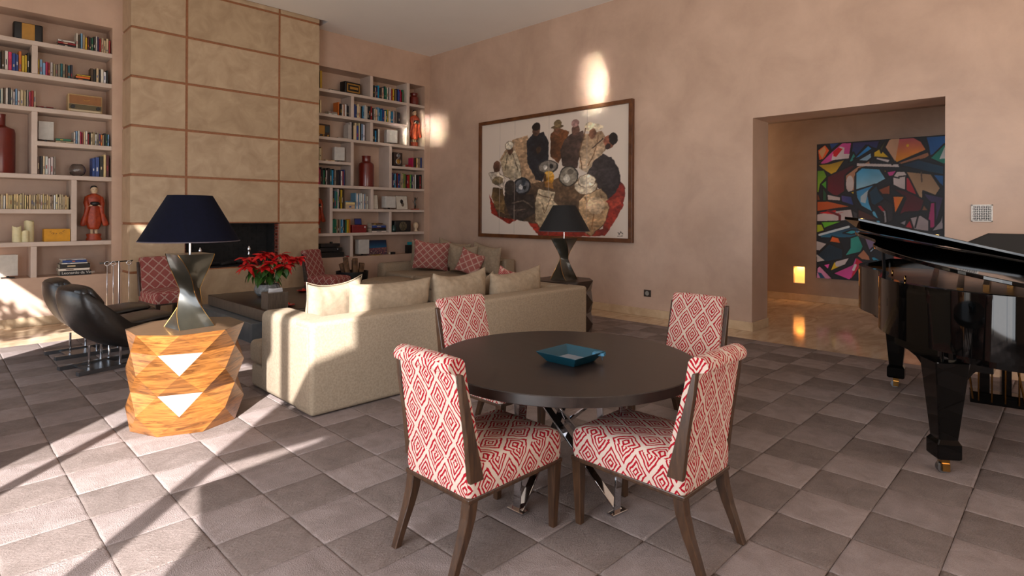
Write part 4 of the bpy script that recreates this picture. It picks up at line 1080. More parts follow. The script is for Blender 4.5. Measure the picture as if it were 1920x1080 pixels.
c.poly([(860, 420), (920, 445), (965, 520), (985, 600), (950, 680), (890, 730), (840, 660), (750, 570), (800, 470)], (42, 38, 40), (64, 58, 58), (1, 0))
c.poly([(700, 740), (760, 680), (850, 655), (890, 700), (908, 790), (870, 900), (820, 940), (790, 975), (740, 950), (700, 860)], (206, 174, 134), (166, 130, 92), (0, -1), .006, (96, 70, 50))
c.path([(740, 720), (800, 830), (790, 930)], .012, (142, 100, 64)); c.path([(850, 700), (860, 820)], .012, (150, 112, 76)); c.ell(815, 770, 60, 60, (214, 184, 148))
c.ell(745, 640, 82, 58, (222, 204, 176), .08, (110, 86, 62)); c.ell(752, 605, 62, 46, (230, 214, 188), .08, (120, 96, 72))
c.poly([(430, 660), (542, 678), (530, 740), (600, 800), (560, 900), (440, 925), (405, 880), (408, 720)], (198, 180, 150), (160, 138, 108), (0, -1), .006, (80, 64, 48)); c.path([(455, 760), (470, 830), (520, 700)], .010, (104, 84, 62)); c.path([(430, 700), (500, 720)], .010, (104, 84, 62))
c.ell(497, 585, 34, 44, (176, 126, 44)); c.ell(494, 560, 28, 20, (200, 156, 74)); c.ell(470, 600, 10, 40, (90, 60, 30)); c.poly([(470, 610), (520, 620), (530, 660), (470, 650)], (150, 104, 52))
c.poly([(205, 415), (262, 400), (300, 480), (312, 585), (250, 605), (190, 575), (170, 480)], (200, 186, 160), (166, 148, 120), (1, 0), .005, (110, 92, 72)); c.path([(215, 430), (200, 540)], .010, (96, 80, 62)); c.path([(250, 430), (290, 540)], .010, (96, 80, 62))
c.ell(234, 405, 20, 30, (88, 62, 48)); c.ell(228, 372, 30, 30, (220, 210, 190), .12, (120, 104, 84))
c.poly([(90, 560), (150, 545), (200, 590), (190, 660), (150, 640), (110, 610)], (200, 186, 168), line=.005, lc=(120, 104, 88)); c.ell(146, 515, 26, 38, (100, 68, 52))
c.poly([(120, 655), (185, 660), (200, 760), (200, 835), (140, 800), (110, 720)], (124, 98, 62), (90, 70, 46)); c.ell(150, 610, 38, 28, (120, 104, 78))
c.poly([(205, 640), (250, 612), (290, 700), (400, 700), (405, 830), (320, 880), (240, 860), (195, 740)], (62, 54, 50), (40, 34, 32)); c.ell(235, 655, 38, 50, (66, 58, 52)); c.path([(250, 760), (330, 740), (390, 790)], .012, (104, 92, 80)); c.path([(260, 810), (340, 800)], .012, (96, 84, 74))
c.poly([(880, 740), (1000, 700), (980, 760), (930, 790)], (160, 60, 44))
_bgm = np.abs(c.im - np.array((214, 200, 186))).sum(2) < 3
c.noise(0.42, 3, 22); c.noise(0.42, 8, 80); c.im[_bgm] = (214, 200, 186); c.warp(0.008, 5, 60)
for x in (165, 265, 495, 752): c.line((x, 110 + (265 - x) * .17 + 80), (x, 968), .004, (176, 164, 154))
c.path([(968, 950), (975, 965), (985, 945), (1000, 960)], .006, (40, 36, 34)); c.path([(965, 975), (998, 974)], .005, (40, 36, 34))
pic = empty('framed_painting', (XR - 0.04, 6.78, 2.26), 0, 'large wood-framed drawing of robed people seated around food trays on the right wall', 'painting')
under(c.mesh('artwork', paint_m, lambda U, V: np.stack([np.full_like(U, XR - 0.035), U, V], -1)), pic)
y0, y1, z0, z1 = 4.998, 8.565, 1.128, 3.395; w = 0.066
for a in ((y0, y1, z1 - w, z1), (y0, y1, z0, z0 + w), (y0, y0 + w, z0 + w, z1 - w), (y1 - w, y1, z0 + w, z1 - w)):
    s = MB(); s.box(XR - 0.075, XR - 0.002, a[0], a[1], a[2], a[3]); under(s.build('frame_rail', lerp_mat('oiled_walnut_frame_%d' % len(MATS), (74, 42, 22), (108, 66, 36), 0.3, scale=6, stretch=(4, 1, 1)), bevel=0.004), pic)

# the colourful abstract canvas in the corridor
MH = [-0.001808669, 9.043e-06, 3.505973354, 0.00022857, -0.00253484, 3.125282518, 0.000155637, -7.78e-07]
c = Canvas(3.402, 0.985, 0.447, 2.865, 330, 330, (18, 26, 36), MH)
K = 0.0115; O = lambda pts, col, col2=None, ax=(0, 1), l=K: c.poly(pts, col, col2, ax, l)
O([(48, 280), (60, 200), (100, 205), (150, 240), (60, 260)], (90, 50, 26)); O([(300, 80), (500, 65), (480, 130), (400, 100), (330, 180), (295, 150)], (28, 66, 124), (50, 40, 90)); O([(130, 90), (220, 80), (150, 140)], (20, 60, 120))
O([(50, 140), (105, 97), (140, 140), (100, 205), (60, 215)], (226, 96, 36)); O([(58, 150), (100, 110), (112, 140), (85, 200)], (206, 160, 110), l=0)
O([(65, 235), (150, 150), (225, 85), (298, 80), (282, 185), (190, 205), (95, 247)], (200, 74, 150)); c.poly([(160, 170), (215, 112), (245, 120), (240, 165), (282, 165), (276, 196), (150, 212)], (208, 198, 204)); c.poly([(162, 150), (200, 120), (232, 128), (185, 187), (165, 182)], (196, 16, 30))
O([(275, 225), (310, 150), (332, 190), (300, 222)], (44, 150, 140)); O([(310, 200), (415, 100), (447, 125), (350, 190)], (34, 140, 214)); O([(335, 212), (440, 150), (442, 190), (410, 217)], (140, 184, 212))
O([(48, 245), (140, 235), (252, 203), (180, 310), (150, 315), (100, 285)], (214, 176, 24), (150, 120, 20)); O([(48, 285), (100, 282), (122, 330), (75, 385), (60, 460), (48, 450)], (150, 190, 34), (90, 150, 30)); O([(75, 385), (120, 350), (120, 430)], (70, 160, 40)); O([(48, 440), (62, 460), (78, 500), (48, 505)], (120, 60, 24)); O([(90, 400), (120, 450), (120, 510), (90, 510)], (24, 80, 50))
O([(122, 330), (300, 243), (327, 250), (252, 320), (250, 435), (185, 478), (120, 432)], (104, 14, 34), (70, 10, 24)); O([(252, 320), (340, 253), (430, 208), (432, 245), (350, 270), (322, 330), (322, 440), (290, 437), (256, 420)], (180, 132, 100)); c.ell(286, 380, 28, 60, (206, 198, 196))
c.poly([(335, 232), (640, 236), (640, 256), (335, 250)], (214, 208, 208)); O([(328, 300), (370, 263), (500, 270), (548, 342), (480, 380), (328, 425)], (60, 160, 214), (150, 200, 224), (-.2, -1)); O([(328, 430), (470, 380), (415, 440), (430, 520), (458, 588), (370, 540), (335, 480)], (86, 176, 220), (50, 140, 200)); c.poly([(365, 470), (420, 420), (400, 520), (365, 510)], (180, 204, 216)); O([(285, 440), (318, 430), (318, 462)], (220, 190, 30))
O([(455, 150), (500, 122), (578, 192), (455, 185)], (220, 186, 24)); O([(498, 120), (530, 75), (550, 60), (510, 155)], (60, 60, 24)); c.poly([(478, 190), (570, 205), (560, 222), (478, 200)], (216, 210, 212))
O([(535, 115), (565, 55), (745, 40), (800, 70), (838, 130), (620, 226)], (236, 160, 16), (206, 96, 110), (0, 1)); c.poly([(542, 113), (570, 58), (640, 50), (612, 215)], (214, 170, 136)); c.ell(700, 100, 10, 10, (236, 190, 40))
O([(620, 228), (850, 142), (862, 172), (830, 192), (660, 238)], (166, 110, 74)); O([(828, 35), (1100, 10), (1100, 110), (905, 162), (860, 172), (848, 100)], (18, 110, 190), (16, 90, 160), (1, 0)); O([(965, 85), (860, 190), (965, 235), (1040, 150)], (20, 136, 116)); c.poly([(970, 100), (930, 195), (975, 190)], (210, 220, 220))
O([(640, 242), (780, 200), (965, 245), (965, 310), (850, 290)], (14, 66, 92), (10, 40, 66), (1, 0)); O([(575, 205), (600, 225), (590, 240)], (230, 190, 20)); O([(880, 305), (965, 310), (965, 400), (930, 370)], (20, 100, 170))
O([(548, 290), (622, 278), (612, 318), (565, 325)], (206, 70, 150)); O([(525, 275), (548, 280), (545, 310)], (224, 190, 30)); O([(622, 285), (682, 285), (722, 345), (700, 425), (650, 412), (596, 385), (592, 330)], (208, 200, 200)); c.path([(590, 325), (640, 335)], K, (14, 16, 20)); c.path([(640, 325), (695, 318), (690, 420)], K, (14, 16, 20))
O([(690, 330), (722, 330), (772, 455), (720, 452), (690, 420)], (186, 36, 52)); O([(685, 285), (872, 302), (942, 405), (907, 460), (815, 425), (812, 525), (722, 350)], (196, 166, 128), (170, 136, 100)); c.path([(800, 290), (805, 360)], .01, (90, 70, 56))
O([(590, 410), (680, 422), (750, 452), (825, 492), (805, 575), (690, 580), (640, 605), (690, 480)], (104, 14, 32), (70, 8, 20)); O([(488, 420), (578, 382), (578, 455), (520, 455)], (150, 76, 40)); O([(482, 440), (510, 465), (495, 475)], (220, 180, 30)); O([(595, 465), (682, 465), (612, 605)], (236, 150, 30), (226, 110, 40), (1, 0))
O([(420, 440), (480, 385), (500, 440), (540, 485), (470, 540), (440, 520)], (10, 60, 84)); O([(475, 530), (540, 490), (600, 520), (600, 640), (560, 662), (520, 600)], (52, 48, 54), (34, 32, 36)); O([(480, 535), (505, 530), (550, 575), (560, 655), (535, 665), (530, 590)], (150, 150, 156)); c.poly([(490, 540), (510, 535), (540, 572), (520, 575)], (170, 30, 40)); c.path([(460, 585), (495, 655)], .02, (90, 180, 220))
O([(812, 440), (965, 470), (905, 690), (862, 700), (880, 520), (838, 480)], (84, 60, 116), (60, 50, 90)); O([(868, 510), (902, 508), (907, 695), (860, 695), (848, 640)], (190, 56, 124)); O([(820, 520), (860, 570), (800, 570)], (140, 90, 60)); O([(720, 620), (800, 600), (862, 640), (862, 720), (750, 705)], (184, 174, 178)); O([(680, 690), (722, 630), (748, 703)], (186, 24, 44)); O([(640, 660), (700, 630), (690, 680)], (150, 146, 156)); O([(870, 720), (940, 640), (960, 560), (965, 700)], (170, 166, 174)); c.path([(790, 570), (760, 690)], K, (14, 16, 20))
O([(48, 508), (130, 505), (310, 545), (200, 558), (48, 584)], (214, 100, 28), (180, 80, 24), (1, 0)); O([(48, 600), (180, 575), (300, 560), (318, 640), (200, 652), (48, 656)], (200, 190, 190)); c.poly([(60, 592), (188, 570), (182, 595), (245, 585), (180, 602)], (206, 26, 34)); c.path([(130, 575), (215, 610), (215, 645)], .02, (110, 16, 24)); O([(120, 455), (220, 475), (220, 505), (125, 500)], (196, 186, 186)); O([(220, 460), (300, 470), (320, 540), (225, 510)], (24, 60, 130), (90, 70, 140), (1, 0)); O([(345, 560), (440, 600), (500, 640), (420, 640), (345, 620)], (80, 44, 36)); O([(300, 565), (345, 590), (345, 640), (320, 640)], (60, 62, 68))
O([(80, 655), (250, 648), (130, 692), (85, 715)], (100, 190, 30)); O([(48, 672), (88, 672), (108, 720), (48, 737)], (170, 190, 30)); O([(60, 745), (180, 700), (330, 690), (475, 730), (300, 770), (80, 772)], (24, 110, 146), (12, 50, 76)); c.path([(70, 750), (280, 690)], .02, (200, 220, 230)); O([(240, 735), (300, 712), (410, 720), (300, 745)], (40, 160, 180))
O([(140, 800), (160, 758), (210, 770), (245, 855), (222, 812)], (232, 104, 30)); O([(290, 770), (352, 750), (388, 830), (372, 872), (250, 902), (290, 842)], (28, 150, 140), (60, 180, 166), (1, 0)); O([(48, 900), (140, 812), (240, 852), (240, 922), (110, 947)], (12, 46, 66)); c.poly([(50, 795), (120, 815), (72, 862), (50, 860)], (200, 196, 198)); c.poly([(52, 890), (110, 935), (55, 945)], (200, 196, 198))
O([(385, 740), (400, 765), (470, 850), (440, 880), (400, 800)], (150, 180, 200)); O([(395, 770), (480, 770), (470, 825), (430, 862), (405, 800)], (128, 112, 150)); c.poly([(395, 775), (470, 755), (475, 785)], (206, 60, 60)); O([(340, 900), (390, 848), (432, 900), (442, 932), (380, 928)], (190, 130, 94)); O([(440, 905), (470, 905), (560, 950), (470, 955)], (40, 150, 190))
O([(150, 1008), (187, 938), (294, 908), (260, 965)], (206, 200, 204)); c.poly([(155, 1005), (182, 943), (192, 978), (215, 978)], (226, 196, 30)); O([(168, 1027), (310, 962), (330, 908), (384, 950), (330, 1035), (290, 1075)], (214, 76, 164)); c.poly([(300, 1066), (340, 915), (384, 945)], (206, 30, 60)); c.path([(318, 1000), (332, 965)], .02, (230, 220, 226))
O([(48, 1068), (55, 988), (75, 972), (172, 1070)], (206, 140, 186)); O([(98, 965), (152, 952), (136, 1002)], (220, 80, 170)); c.poly([(60, 1020), (85, 1025), (115, 1062), (80, 1062)], (20, 80, 120))
O([(480, 700), (600, 720), (760, 780), (700, 900), (560, 860)], (40, 120, 160)); O([(600, 900), (800, 820), (860, 1000), (640, 1040)], (200, 80, 60)); O([(980, 300), (1060, 360), (1050, 560), (985, 500)], (210, 180, 50)); O([(980, 560), (1060, 600), (1060, 900), (960, 800)], (60, 130, 150)); O([(860, 800), (980, 860), (960, 1000)], (150, 150, 160))
c.noise(0.16, 4, 10)
mu = empty('abstract_canvas', (11.36, 2.2, 1.65), 0, 'large unframed canvas of colourful abstract shapes on the corridor wall', 'painting')
under(c.mesh('artwork', mural_m, lambda U, V: np.stack([np.full_like(U, 11.358), U, V], -1)), mu)
s = MB(); s.box(11.36, 11.4, 0.985, 3.402, 0.447, 2.865); under(s.build('stretcher', blackmat_m), mu)

# ------------------------------------------------------------------ wall fittings
vt = empty('wall_vent', (XR, 0.733, 1.60), 0, 'small white patterned ventilation grille on the wall above the piano', 'vent')
s = MB(); s.box(XR - 0.006, XR - 0.001, 0.647, 0.818, 1.512, 1.688); under(s.build('grille_backing', blackmat_m), vt)
s = MB()
for a in ((0.643, 0.822, 1.508, 1.522), (0.643, 0.822, 1.676, 1.690), (0.643, 0.657, 1.508, 1.69), (0.808, 0.822, 1.508, 1.69)): s.box(XR - 0.014, XR - 0.001, *a)
under(s.build('grille_frame', white_m, bevel=0.002), vt)
s = MB()
for i in range(8):
    for j in range(8):
        y_, z_ = 0.667 + i * 0.0188, 1.533 + j * 0.0188
        if (i + j) % 2: s.box(XR - 0.012, XR - 0.002, y_ - 0.004, y_ + 0.004, z_ - 0.010, z_ + 0.010)
        else: s.box(XR - 0.012, XR - 0.002, y_ - 0.010, y_ + 0.010, z_ - 0.004, z_ + 0.004)
o = under(s.build('grille_pattern', white_m), vt); o['kind'] = 'stuff'
sk = empty('wall_socket', (XR, 4.75, 0.36), 0, 'dark square wall socket with a round grey outlet above the skirting', 'socket')
s = MB(); s.box(XR - 0.012, XR - 0.001, 4.690, 4.812, 0.308, 0.412); under(s.build('socket_plate', flat('dark_bronze_plate', (52, 42, 36), 0.4), bevel=0.003), sk)
s = MB(); s.lathe([(0.034, 0), (0.034, 0.008), (0.028, 0.008), (0.026, 0.002), (0.001, 0.002)], 24, M=Matrix.Translation((XR - 0.012, 4.751, 0.36)) @ Matrix.Rotation(-PI / 2, 4, 'Y')); under(s.build('socket_outlet', flat('grey_outlet', (150, 148, 140), 0.4)), sk)

# ------------------------------------------------------------------ what stands on the shelves
ORD = ['first', 'second', 'third', 'fourth', 'fifth', 'sixth', 'seventh', 'eighth', 'ninth', 'tenth', 'eleventh', 'twelfth', 'thirteenth', 'fourteenth', 'fifteenth', 'sixteenth', 'seventeenth', 'eighteenth', 'nineteenth', 'twentieth',
       'twenty-first', 'twenty-second', 'twenty-third', 'twenty-fourth', 'twenty-fifth', 'twenty-sixth', 'twenty-seventh', 'twenty-eighth', 'twenty-ninth', 'thirtieth', 'thirty-first', 'thirty-second', 'thirty-third', 'thirty-fourth', 'thirty-fifth', 'thirty-sixth', 'thirty-seventh', 'thirty-eighth', 'thirty-ninth', 'fortieth', 'forty-first', 'forty-second', 'forty-third', 'forty-fourth', 'forty-fifth', 'forty-sixth']
PAL = dict(k=(26, 24, 26, 'black'), w=(208, 202, 194, 'white'), c=(206, 186, 150, 'cream'), b=(34, 62, 130, 'blue'), l=(120, 160, 196, 'light blue'), r=(150, 26, 32, 'red'), m=(84, 20, 28, 'maroon'), g=(28, 110, 80, 'green'),
           y=(206, 170, 40, 'yellow'), o=(206, 110, 36, 'orange'), p=(204, 44, 96, 'pink'), t=(26, 96, 104, 'teal'), s=(140, 130, 118, 'grey'), n=(84, 58, 40, 'brown'), v=(70, 44, 96, 'purple'), q=(16, 128, 176, 'bright blue'),
           a=(168, 148, 116, 'tan'), e=(220, 222, 224, 'pale'), f=(120, 150, 60, 'lime green'), h=(40, 40, 56, 'dark navy'), z=(222, 196, 140, 'buff'))
pagew_m = page_m
def book(x, y, z, w, h, d, key, label, group, lean=0, flatb=False, rz=0, name='book'):
    base = PAL[key][:3]; j = rnd.uniform(0.88, 1.1); col = tuple(min(250, v_ * j + rnd.uniform(-5, 5)) for v_ in base)
    cm = book_mat(tuple(max(2, v_) for v_ in col)); s = MB(); c_ = 0.003
    s.box(0, c_, 0, d, 0, h); s.box(w - c_, w, 0, d, 0, h); s.box(0, w, 0, c_, 0, h); s.box(c_, w - c_, c_, d - 0.004, 0.004, h - 0.004, mat=1)
    second = rnd.random()
    ac = book_mat(PAL[rnd.choice('wcykreo')][:3]) if sum(base) < 330 else book_mat(PAL[rnd.choice('krbhn')][:3])
    if second < 0.6 and h > 0.1:      # printed title block on the spine
        a0 = rnd.uniform(0.15, 0.4); a1 = a0 + rnd.uniform(0.08, 0.35); s.box(w * 0.34, w * 0.66, -0.0006, 0.001, h * a0, h * min(0.92, a1), mat=2)
    o = s.build(name, [cm, pagew_m, ac]); tag(o, label, 'book', group)
    if flatb:
        o.rotation_euler = (0, R(90), rz); o.location = (x, y, z + w)
    else:
        o.rotation_euler = (0, R(lean), rz); o.location = (x, y, z)
        if lean > 0: o.location.z += w * math.sin(R(lean)) + 0.0005
    return o
def run(place, group, x0, z, keys, wpx, hpx, scale, yo=0.05, lean_last=0, maxx=None):
    """a row of upright books from x0 to the right; keys name the colours"""
    x = x0; nn = len(keys)
    for i, kk in enumerate(keys):
        w = max(0.014, wpx * scale * rnd.uniform(0.75, 1.25)); h = hpx * scale * 1.28 * rnd.uniform(0.86, 1.08)
        if maxx and x + w > maxx: break
        book(x, YW + yo + rnd.uniform(0, 0.02), z + 0.0005, w - 0.001, h, rnd.uniform(0.15, 0.19), kk, '%s book, %s from left %s' % (PAL[kk][3], ORD[i], place), group)
        x += w
    return x
def flats(place, group, x0, z, specs, yo=0.05):
    """books lying flat, specs = (colour, thickness, length)"""
    zz = z; nn = len(specs)
    for i, (kk, th, ln) in enumerate(specs):
        pos = 'sole one' if nn == 1 else ('bottom' if i == 0 else 'top' if i == nn - 1 else ORD[i] + ' up')
        book(x0 + rnd.uniform(-0.006, 0.006), YW + yo, zz + 0.0005, th, ln, 0.16, kk, '%s book, %s of the flat pile %s' % (PAL[kk][3], pos, place), group, flatb=True)
        zz += th + 0.001
    return zz
sL = 0.0058
# left bookcase, row by row from the top
e_ = flats('on the top left-hand shelf', 'books lying on the top shelf of the left bookcase', 1.335, 3.917, (('k', 0.035, 0.20), ('r', 0.03, 0.20), ('w', 0.028, 0.19)))
run('on the top shelf, left bookcase', 'books on the top shelf of the left bookcase', 1.535, 3.917, 'wnlaymkgkwvrcccrk'[:16], 4.6, 29, sL, maxx=1.955)
run('on second shelf at the left photo edge', 'books at the left end of the second shelf, left bookcase', 0.56, 3.468, 'kkbkknwpbboyyk', 5.6, 36, sL, maxx=1.035)
e_ = run('of second shelf, left bookcase', 'books on the second shelf of the left bookcase', 1.11, 3.468, 'yllprwasstanthkw', 4.4, 27, sL, maxx=1.52)
flats('between second-shelf rows, left bookcase', 'flat pile on the second shelf of the left bookcase', 1.54, 3.468, (('k', 0.03, 0.16), ('o', 0.032, 0.165), ('y', 0.02, 0.16)))
run('in second shelf\'s right group, left bookcase', 'right-hand group of books on the second shelf, left bookcase', 1.71, 3.468, 'nkckwekro', 5.2, 27, sL, maxx=1.955)
e_ = run('on third shelf, left bookcase', 'books on the third shelf of the left bookcase', 0.62, 3.008, 'kkqqwnwkwwlwcasprc', 4.6, 29, sL, maxx=1.12)
flats('on third shelf, left bookcase', 'flat book on the third shelf of the left bookcase', e_ + 0.01, 3.008, (('s', 0.015, 0.2), ('r', 0.012, 0.18)))
flats('left of paperbacks below beige radio', 'flat pile beside the white speaker of the left bookcase', 1.315, 2.546, (('c', 0.028, 0.20), ('g', 0.032, 0.17)))
run('on the shelf below the beige radio', 'paperbacks on the shelf below the beige radio', 1.51, 2.546, 'wlwprcwrkcawsvockglts', 4.0, 25, sL, maxx=1.955)
run('beside the left glass bowl', 'books left of the glass bowl', 1.105, 2.087, 'nkcewws', 5.6, 35, sL)
run('right of the glass bowl, left bookcase', 'books right of the glass bowl', 1.735, 2.087, 'bbkzm', 7.0, 42, sL, maxx=1.955)
ks = ''.join(rnd.choice('zczcwzeczwza') for _ in range(46))
run('in slim matching row above the candles', 'slim matching cream volumes above the candles', 0.62, 1.604, ks, 3.7, 27, sL, maxx=1.478)
# the stack of art books by the lounge chair, with printed spines
def text(body, size, m, parent, loc, rx=90, ext=0.0006, rz=0, align='LEFT', name='lettering'):
    cu = bpy.data.curves.new(name, 'FONT'); cu.body = body; cu.size = size; cu.extrude = ext; cu.align_x = align
    o = bpy.data.objects.new(name, cu); COL.objects.link(o); dg = bpy.context.evaluated_depsgraph_get(); me = bpy.data.meshes.new_from_object(o.evaluated_get(dg)); bpy.data.objects.remove(o)
    me.materials.clear(); me.materials.append(m); o = bpy.data.objects.new(name, me); COL.objects.link(o); o.parent = parent; o.location = loc; o.rotation_euler = (R(rx), 0, rz); return o
zz = 0.661
for i, (kk, th, ln, dx, txt, tm, sz) in enumerate((('k', 0.066, 0.365, 0.0, 'Leonardo da Vinci', white_m, 0.052), ('w', 0.036, 0.36, -0.015, '', blackmat_m, 0.02), ('k', 0.058, 0.35, 0.0, '', white_m, 0.03), ('e', 0.02, 0.30, 0.02, '', white_m, 0.02), ('b', 0.034, 0.28, 0.03, '', white_m, 0.02), ('e', 0.012, 0.28, 0.02, '', white_m, 0.02))):
    lab = ['thick black art book at the bottom of the pile behind the lounge chairs', 'white art book, second from bottom of the pile behind the lounge chairs', 'black art book, third from bottom of the pile behind the lounge chairs', 'thin pale book, fourth from bottom of the pile behind the lounge chairs', 'dark blue book, second from top of the pile behind the lounge chairs', 'thin pale book on top of the pile behind the lounge chairs'][i]
    o = book(1.36 + dx, YW + 0.03, zz + 0.0005, th, ln, 0.24, kk, lab, 'art books piled behind the lounge chairs', flatb=True, name='art_book')
    if txt:
        t_ = text(txt, sz, tm, None, (0, 0, 0)); t_.parent = o; t_.matrix_local = Matrix.Translation((0.045, -0.002, 0.02)) @ Matrix(((0, -1, 0, 0), (0, 0, -1, 0), (1, 0, 0, 0), (0, 0, 0, 1)))
    zz += th + 0.001
# yellow box with black arc lettering
yb = empty('yellow_box', (1.33, YW + 0.11, 1.152), 0, 'yellow box with dark arched lettering beside the candles', 'box')
s = MB(); s.box(-0.145, 0.145, -0.08, 0.10, 0, 0.175); s.build('box_body', yellow_m, yb, bevel=0.002)
letters = 'LOST CITY'
for i, ch in enumerate(letters):
    if ch == ' ': continue
    a = R(205 + i * 130 / (len(letters) - 1)); text(ch, 0.034, flat('brown_ink', (60, 36, 10), 0.6), yb, (0.095 * math.cos(a), -0.0805, 0.17 + 0.075 * math.sin(a)), 90, name='lettering').rotation_euler = (R(90), -(a - R(270)), 0)
# candles
for x, r_c, h, lab in ((0.897, 0.05, 0.215, 'ivory pillar candle on the left of the three'), (0.985, 0.042, 0.15, 'short ivory pillar candle in the middle of the three'), (1.035, 0.056, 0.285, 'tallest ivory pillar candle, behind the short one')):
    cd = empty('pillar_candle', (x, YW + (0.16 if h > 0.25 else 0.07), 1.152), 0, lab, 'candle', 'pillar candles beside the yellow box')
    s = MB(); seg = 24; rings = []
    for rr2, zz2, wv in ((r_c, 0, 0), (r_c, h - 0.02, 0), (r_c * 0.98, h, 1), (r_c * 0.86, h - 0.002, 1), (r_c * 0.8, h - 0.03, 0), (0.002, h - 0.035, 0)):
        rings.append([(rr2 * math.cos(2 * PI * i / seg), rr2 * math.sin(2 * PI * i / seg), zz2 + wv * 0.012 * math.sin(2 * PI * i / seg * 2 + x * 30)) for i in range(seg)])
    s.loft(rings); s.build('wax', wax_m, cd, smooth=True, angle=50)
    s = MB(); s.lathe([(0.004, h - 0.04), (0.004, h - 0.008)], 6); s.build('wick', blackmat_m, cd)
def white_speaker(x, z, w, h, lab, yo=0.10, d=0.15, rz=0):
    r0 = empty('white_speaker', (x, YW + yo, z), rz, lab, 'speaker', 'small white box speakers on stands')
    s = MB(); s.box(-w / 2, w / 2, 0, d, 0.035, 0.035 + h); s.build('cabinet', white_m, r0, bevel=0.004)
    s = MB(); s.box(-w / 2 + 0.006, w / 2 - 0.006, -0.004, 0.001, 0.041, 0.029 + h); s.build('grille_cloth', flat('pale_grille_cloth', (196, 194, 188), 0.8), r0)
    s = MB(); s.box(-w / 2 + 0.03, w / 2 - 0.03, 0.02, d - 0.03, 0.0, 0.012); s.box(-0.015, 0.015, 0.05, 0.09, 0.01, 0.036); s.build('stand', blackmat_m, r0)
white_speaker(1.21, 2.546, 0.17, 0.255, 'white box speaker on the shelf below the beige radio, left bookcase')
white_speaker(0.815, 0.661, 0.20, 0.285, 'white box speaker low in the left bookcase at the photo edge')
white_speaker(6.93, 3.036, 0.24, 0.27, 'white box speaker next to the tall red statue, right bookcase', rz=R(-12))
white_speaker(5.72, 2.577, 0.20, 0.26, 'white box speaker left of the large red vase, right bookcase', rz=R(-12))
white_speaker(6.90, 1.665, 0.25, 0.24, 'white box speaker between two picture frames, right bookcase')
white_speaker(6.27, 0.72, 0.24, 0.29, 'white box speaker on the bottom shelf beside the night-city picture')
# radios
def radio(x, z, w, h, d, body, face, lab, style, rz=0, yo=0.08):
    r0 = empty('vintage_radio', (x, YW + yo, z), rz, lab, 'radio', 'vintage radios on the shelves')
    s = MB(); s.box(-w / 2, w / 2, 0, d, 0, h); s.build('case', body, r0, bevel=0.02, seg=4, smooth=True)
    if style == 'panel':
        s = MB(); s.box(-w * 0.22, w * 0.22, -0.004, 0.002, 0.006, h - 0.008); s.build('speaker_panel', face, r0, bevel=0.003)
    elif style == 'tan':
        s = MB(); s.box(-w / 2 + 0.015, w / 2 - 0.015, -0.004, 0.002, h * 0.46, h - 0.018); s.build('speaker_cloth', flat('tan_speaker_cloth', (150, 104, 66), 0.8), r0, bevel=0.004)
        s = MB(); s.box(-w / 2 + 0.012, w / 2 - 0.012, -0.005, 0.002, h * 0.17, h * 0.44); s.build('dial_strip', face, r0)
        s = MB(); s.box(-w / 2 + 0.03, w / 2 - 0.03, -0.012, 0.0, h * 0.06, h * 0.13); s.build('key_row', flat('ivory_keys', (212, 200, 170), 0.4), r0)
        for sx in (-1, 1):
            s = MB(); s.lathe([(0.026, 0), (0.024, 0.02), (0.001, 0.022)], 16, M=Matrix.Translation((sx * (w / 2 - 0.055), -0.004, h * 0.3)) @ Matrix.Rotation(PI / 2, 4, 'X')); s.build('knob', blackmat_m, r0, smooth=True, angle=40)
        s = MB(); s.bar((-0.03, -0.006, h * 0.72), (0.0, -0.006, h * 0.66), 0.004, 0.006); s.bar((0.0, -0.006, h * 0.66), (0.05, -0.006, h * 0.72), 0.004, 0.006); s.build('badge', brass_m, r0)
    elif style == 'gold':
        s = MB()
        for a in ((-w * .38, w * .42, h * .16, h * .26), (-w * .38, w * .42, h * .76, h * .86), (-w * .38, -w * .32, h * .16, h * .86), (w * .36, w * .42, h * .16, h * .86)): s.box(a[0], a[1], -0.006, 0.001, a[2], a[3])
        s.box(-w * .2, w * .3, -0.005, 0.001, h * .42, h * .62); s.build('gold_frame', face, r0)
    elif style == 'dial':
        s = MB(); s.lathe([(h * 0.40, 0), (h * 0.40, 0.008), (h * 0.36, 0.012), (h * 0.08, 0.006), (h * .06, 0.014), (0.001, 0.014)], 28, M=Matrix.Translation((0.0, 0.0, h * 0.5)) @ Matrix.Rotation(PI / 2, 4, 'X')); s.build('round_dial', flat('tarnished_dial', (110, 104, 84), 0.35, 0.6), r0, smooth=True, angle=40)
        for q in range(8):
            s = MB(); a = q * PI / 4; s.bar((h * .12 * math.cos(a), -0.014, h * .5 + h * .12 * math.sin(a)), (h * .34 * math.cos(a), -0.014, h * .5 + h * .34 * math.sin(a)), 0.006, 0.004); s.build('dial_spoke', blackmat_m, r0)
    elif style == 'table':
        s = MB(); s.box(-w * .42, w * .1, -0.005, 0.001, h * .22, h * .86); s.build('speaker_grille', face, r0)
        s = MB(); s.box(w * .14, w * .42, -0.005, 0.001, h * .36, h * .84); s.build('dial_window', flat('dark_dial_glass', (40, 60, 66), 0.2), r0)
        for q in (-.3, 0, .3):
            s = MB(); s.lathe([(0.018, 0), (0.016, 0.02), (0.001, 0.02)], 12, M=Matrix.Translation((w * q, -0.002, h * 0.12)) @ Matrix.Rotation(PI / 2, 4, 'X')); s.build('knob', face, r0, smooth=True, angle=40)
goldface = flat('gold_face', (176, 130, 56), 0.35, 0.3)
radio(1.01, 3.917, 0.315, 0.245, 0.14, blackmat_m, goldface, 'black radio with gold centre panel on the top shelf, left bookcase', 'panel')
